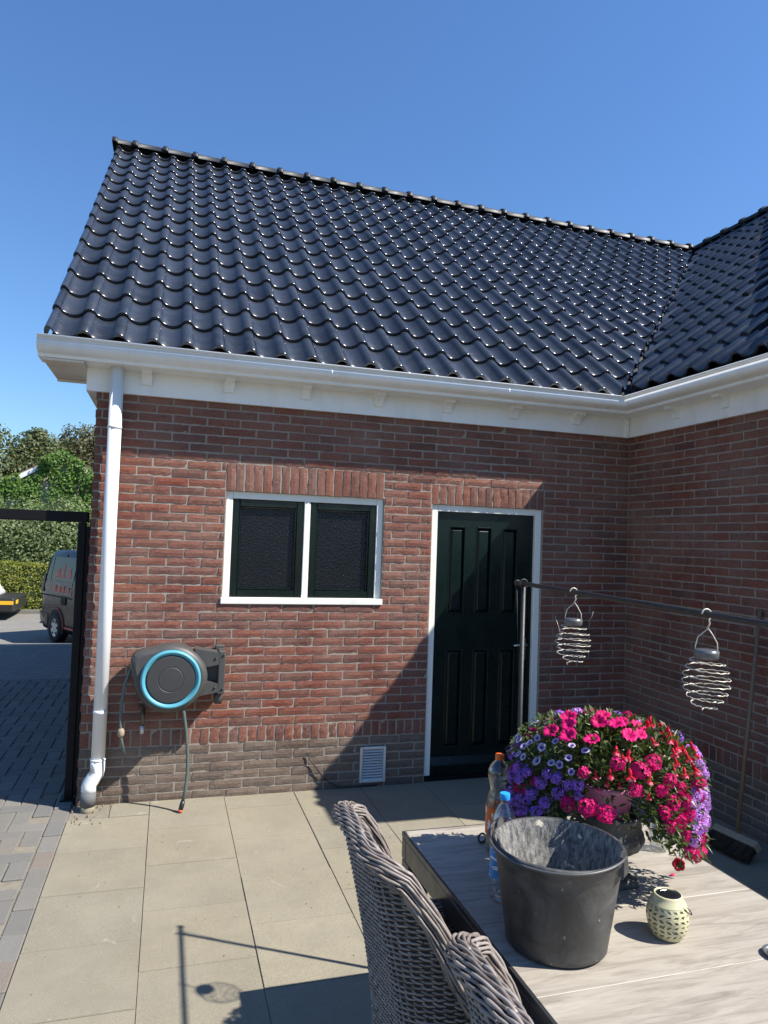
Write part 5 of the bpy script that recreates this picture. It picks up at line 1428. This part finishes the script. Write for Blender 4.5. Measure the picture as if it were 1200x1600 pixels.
# van, seen obliquely: its front is the far left end
VA = Vector((.50, -.866, 0)); VN = Vector((.866, .50, 0)); VF = Vector((-2.185, 17.0, GZ))-VA*.86-VN*.10
van = thing('parked_van', tuple(VF+VA*2.3+VN*.9), 'dark grey panel van parked across the street behind the gate frame', 'van')
def vp(l, s, z): p = VF+VA*l+VN*s; return (p.x, p.y, GZ+z)
st = [(-.02, .42, .80, .84), (.0, .34, 1.00, 1.10), (.05, .30, 1.18, 1.40), (.14, .28, 1.22, 1.78), (.22, .26, 1.22, 1.92), (.36, .25, 1.22, 1.99), (1.0, .24, 1.22, 2.02), (3.0, .24, 1.22, 2.02), (3.45, .24, 1.22, 1.93), (4.15, .24, 1.18, 1.26), (4.7, .24, .98, 1.02), (4.85, .30, .70, .74)]
mb = MB(); W2 = 1.92; secn = []
for l, zb, zm, zt in st:
    ti = max(0, (zt-zm))*.16; cr = .06; ndt = .07 if l < .03 else (.025 if l < .1 else 0)
    secn.append([vp(l, .03+ndt, zb), vp(l, ndt, zb+.2), vp(l, ndt, zm), vp(l, ti+ndt, max(zm+.01, zt-.08)), vp(l, ti+cr+ndt, zt), vp(l, W2-ti-cr-ndt, zt), vp(l, W2-ti-ndt, max(zm+.01, zt-.08)), vp(l, W2-ndt, zm), vp(l, W2-ndt, zb+.2), vp(l, W2-.03-ndt, zb)])
n = 10; vs = [p for s_ in secn for p in s_]
mb.add(vs, [(i*n+j, i*n+(j+1) % n, (i+1)*n+(j+1) % n, (i+1)*n+j) for i in range(len(secn)-1) for j in range(n)], 0, True)
mb.add(vs[:n], [tuple(range(n))]); mb.add(vs[-n:], [tuple(reversed(range(n)))])
vb = mb.build('body', M['van'], van)
def vquad(pts, name, mat, par=None, o=.006):                 # panel lying on the near side of the body
    mb = MB(); f0 = []; f1 = []
    for l, z in pts:
        ti = max(0, z-1.22)*.16
        f0.append(vp(l, ti-o, z)); f1.append(vp(l, ti+.02, z))
    mb.poly_ex(f0, f1); return mb.build(name, mat, par or van)
vquad([(.24, 1.36), (.46, 1.36), (.46, 1.84), (.36, 1.84)], 'rear_side_window', M['vanglass'])
w1 = vquad([(.49, 1.36), (1.62, 1.36), (1.62, 1.86), (.49, 1.86)], 'side_window', M['vanglass'])
vquad([(1.72, 1.34), (2.75, 1.34), (2.75, 1.86), (1.72, 1.86)], 'side_window', M['vanglass']); vquad([(2.85, 1.28), (3.75, 1.28), (3.45, 1.84), (2.85, 1.84)], 'door_window', M['vanglass'])
vquad([(1.06, .36), (1.067, .36), (1.067, 1.92), (1.06, 1.92)], 'door_seam', M['rubber'], None, .004); vquad([(2.80, .36), (2.807, .36), (2.807, 1.9), (2.80, 1.9)], 'door_seam', M['rubber'], None, .004)
vquad([(.06, .985), (1.64, .985), (1.64, 1.015), (.06, 1.015)], 'sliding_rail', M['rubber'], None, .012)
vquad([(1.12, .84), (1.34, .84), (1.36, .90), (1.36, 1.02), (1.12, 1.02)], 'door_handle', M['rubber'], None, .020)
vquad([(.05, 1.06), (.17, 1.06), (.20, 1.46), (.11, 1.46)], 'tail_light', M['grey2'], None, .024)
vquad([(1.30, .34), (3.5, .34), (3.5, .385), (1.30, .385)], 'red_stripe', M['red'], None, .007)
vquad([(.62, 1.06), (1.60, 1.06), (1.60, 1.32), (.62, 1.32)], 'sheen_panel', M['redpale'], None, .008)  # reflecting, lit part of the body side, painted as a paler panel
for q, (hh_, ww_) in enumerate(((.15, .14), (.11, .17), (.15, .12), (.12, .16))): vquad([(.68+q*.22, 1.10), (.68+ww_+q*.22, 1.10), (.67+ww_+q*.22, 1.10+hh_), (.69+q*.22, 1.10+hh_*.9)], 'red_reflection', M['red'], None, .011)  # red reflections on the body side, painted as flat shapes
for q, (hh_, ww_) in enumerate(((.20, .24), (.28, .20), (.22, .25))): vquad([(.66+q*.28, 1.40), (.66+ww_+q*.28, 1.42), (.62+ww_+q*.28, 1.42+hh_), (.72+q*.28, 1.40+hh_*.8)], 'red_reflection', M['red'], None, .011)  # red reflections in the window glass, painted the same way
mb = MB(); mb.poly_ex([vp(-.09, .06, .36), vp(-.09, .10, .60), vp(.0, -.012, .62), vp(.46, -.012, .60), (vp(.46, -.012, .34)), vp(.0, -.012, .34)], [vp(-.09, W2-.06, .36), vp(-.09, W2-.10, .60), vp(.0, W2+.012, .62), vp(.46, W2+.012, .60), vp(.46, W2+.012, .34), vp(.0, W2+.012, .34)]); mb.build('bumper', M['van'], van)
def wheel(c, axis, r_, wd, par, name='wheel'):
    q = Vector(axis).to_track_quat('Z', 'Y'); mt4 = Matrix.Translation(c)@q.to_matrix().to_4x4()
    mb = MB(); pr = [(r_*.62, -wd/2), (r_*.94, -wd/2), (r_, -wd*.35), (r_, wd*.35), (r_*.94, wd/2), (r_*.62, wd/2)]; mb.lathe(pr, (0, 0, 0), 36)
    mb.v = [tuple(mt4@Vector(p)) for p in mb.v]; wl = mb.build(name, M['rubber'], par)
    mb = MB(); mb.lathe([(0, wd*.44), (r_*.16, wd*.45), (r_*.6, wd*.40), (r_*.66, wd*.47), (r_*.68, wd*.30), (0, wd*.28)], (0, 0, 0), 36)
    mb.v = [tuple(mt4@Vector(p)) for p in mb.v]; mb.build('rim', M['hub'], wl)
    for k in range(6):
        a = 2*PI*k/6; mb = MB(); mb.tube([(r_*.42*math.cos(a), r_*.42*math.sin(a), wd*.40), (r_*.42*math.cos(a), r_*.42*math.sin(a), wd*.455)], r_*.085, 10); mb.v = [tuple(mt4@Vector(p)) for p in mb.v]; mb.build('rim_opening', M['rubber'], wl)
for l in (.86, 4.0):
    mb = MB(); arch = [vp(l+.40*math.cos(a), -.003, .32+.40*math.sin(a)) for a in [PI*i/16 for i in range(17)]]+[vp(l-.40, -.003, .22), vp(l+.40, -.003, .22)]
    mb.poly_ex(arch, [tuple(Vector(p)+VN*.02) for p in arch]); mb.build('wheel_arch', M['rubber'], van)
    wheel(vp(l, .075, .325), -VN, .325, .21, van); wheel(vp(l, W2-.10, .325), VN, .325, .21, van)
mb = MB(); pa = [vp(.86+.44*math.cos(a), -.012, .32+.44*math.sin(a)) for a in [PI*i/16 for i in range(0, 9)]]; mb.tube(pa, .014, 6); mb.build('red_arch_trim', M['red'], van)

# white car cut off by the left edge
car = thing('parked_car', (-6.520, 21.3, GZ), 'white car with dark bumper and yellow plate at the left edge', 'car')
mb = MB(); st = [(-4.490, .32, .62, .66), (-4.570, .26, .70, .74), (-4.740, .24, .84, 1.06), (-5.270, .24, .92, 1.42), (-5.920, .24, .94, 1.50), (-7.120, .24, .94, 1.46), (-7.620, .24, .92, .98), (-8.420, .26, .80, .84), (-8.520, .34, .62, .64)]
secn = []
for x, zb, zm, zt in st:
    ti = (zt-zm)*.28; y0 = 20.92
    secn.append([(x, y0+.02, GZ+zb), (x, y0, GZ+zm), (x, y0+ti+.02, GZ+zt), (x, y0+1.75-ti-.02, GZ+zt), (x, y0+1.75, GZ+zm), (x, y0+1.73, GZ+zb)])
n = 6; vs = [p for s in secn for p in s]
mb.add(vs, [(i*n+j, i*n+(j+1) % n, (i+1)*n+(j+1) % n, (i+1)*n+j) for i in range(len(secn)-1) for j in range(n)], 0, False)
mb.add(vs[:n], [tuple(range(n))]); mb.add(vs[-n:], [tuple(reversed(range(n)))]); mb.build('body', M['carwhite'], car)
mb = MB(); mb.bbox(-4.820, -3.93, 20.885, 22.70, GZ+.22, GZ+.60, .04); mb.build('bumper', M['grey2'], car)
mb = MB(); mb.bbox(-4.449, -3.918, 21.15, 21.40, GZ+.42, GZ+.52, .002); mb.bbox(-4.540, -3.94, 20.872, 20.884, GZ+.42, GZ+.52, .002); mb.build('number_plate', M['plate'], car)
mb = MB(); mb.poly_ex([(-4.780, 20.99, GZ+1.06), (-5.240, 21.05, GZ+1.37), (-5.240, 22.5, GZ+1.37), (-4.780, 22.56, GZ+1.06)], [(-4.755, 20.99, GZ+1.07), (-5.220, 21.05, GZ+1.39), (-5.220, 22.5, GZ+1.39), (-4.755, 22.56, GZ+1.07)]); mb.build('rear_window', M['vanglass'], car)
mb = MB(); mb.poly_ex([(-4.580, 20.90, GZ+.66), (-4.720, 20.90, GZ+.66), (-4.760, 20.91, GZ+.86), (-4.620, 20.91, GZ+.80)], [(-4.560, 21.1, GZ+.66), (-4.700, 21.1, GZ+.66), (-4.740, 21.1, GZ+.86), (-4.600, 21.1, GZ+.80)]); mb.build('tail_light', M['vanglass'], car)
for x in (-5.270, -7.2): wheel((x, 20.98, GZ+.31), (0, -1, 0), .31, .19, car)

car.location.x += .10
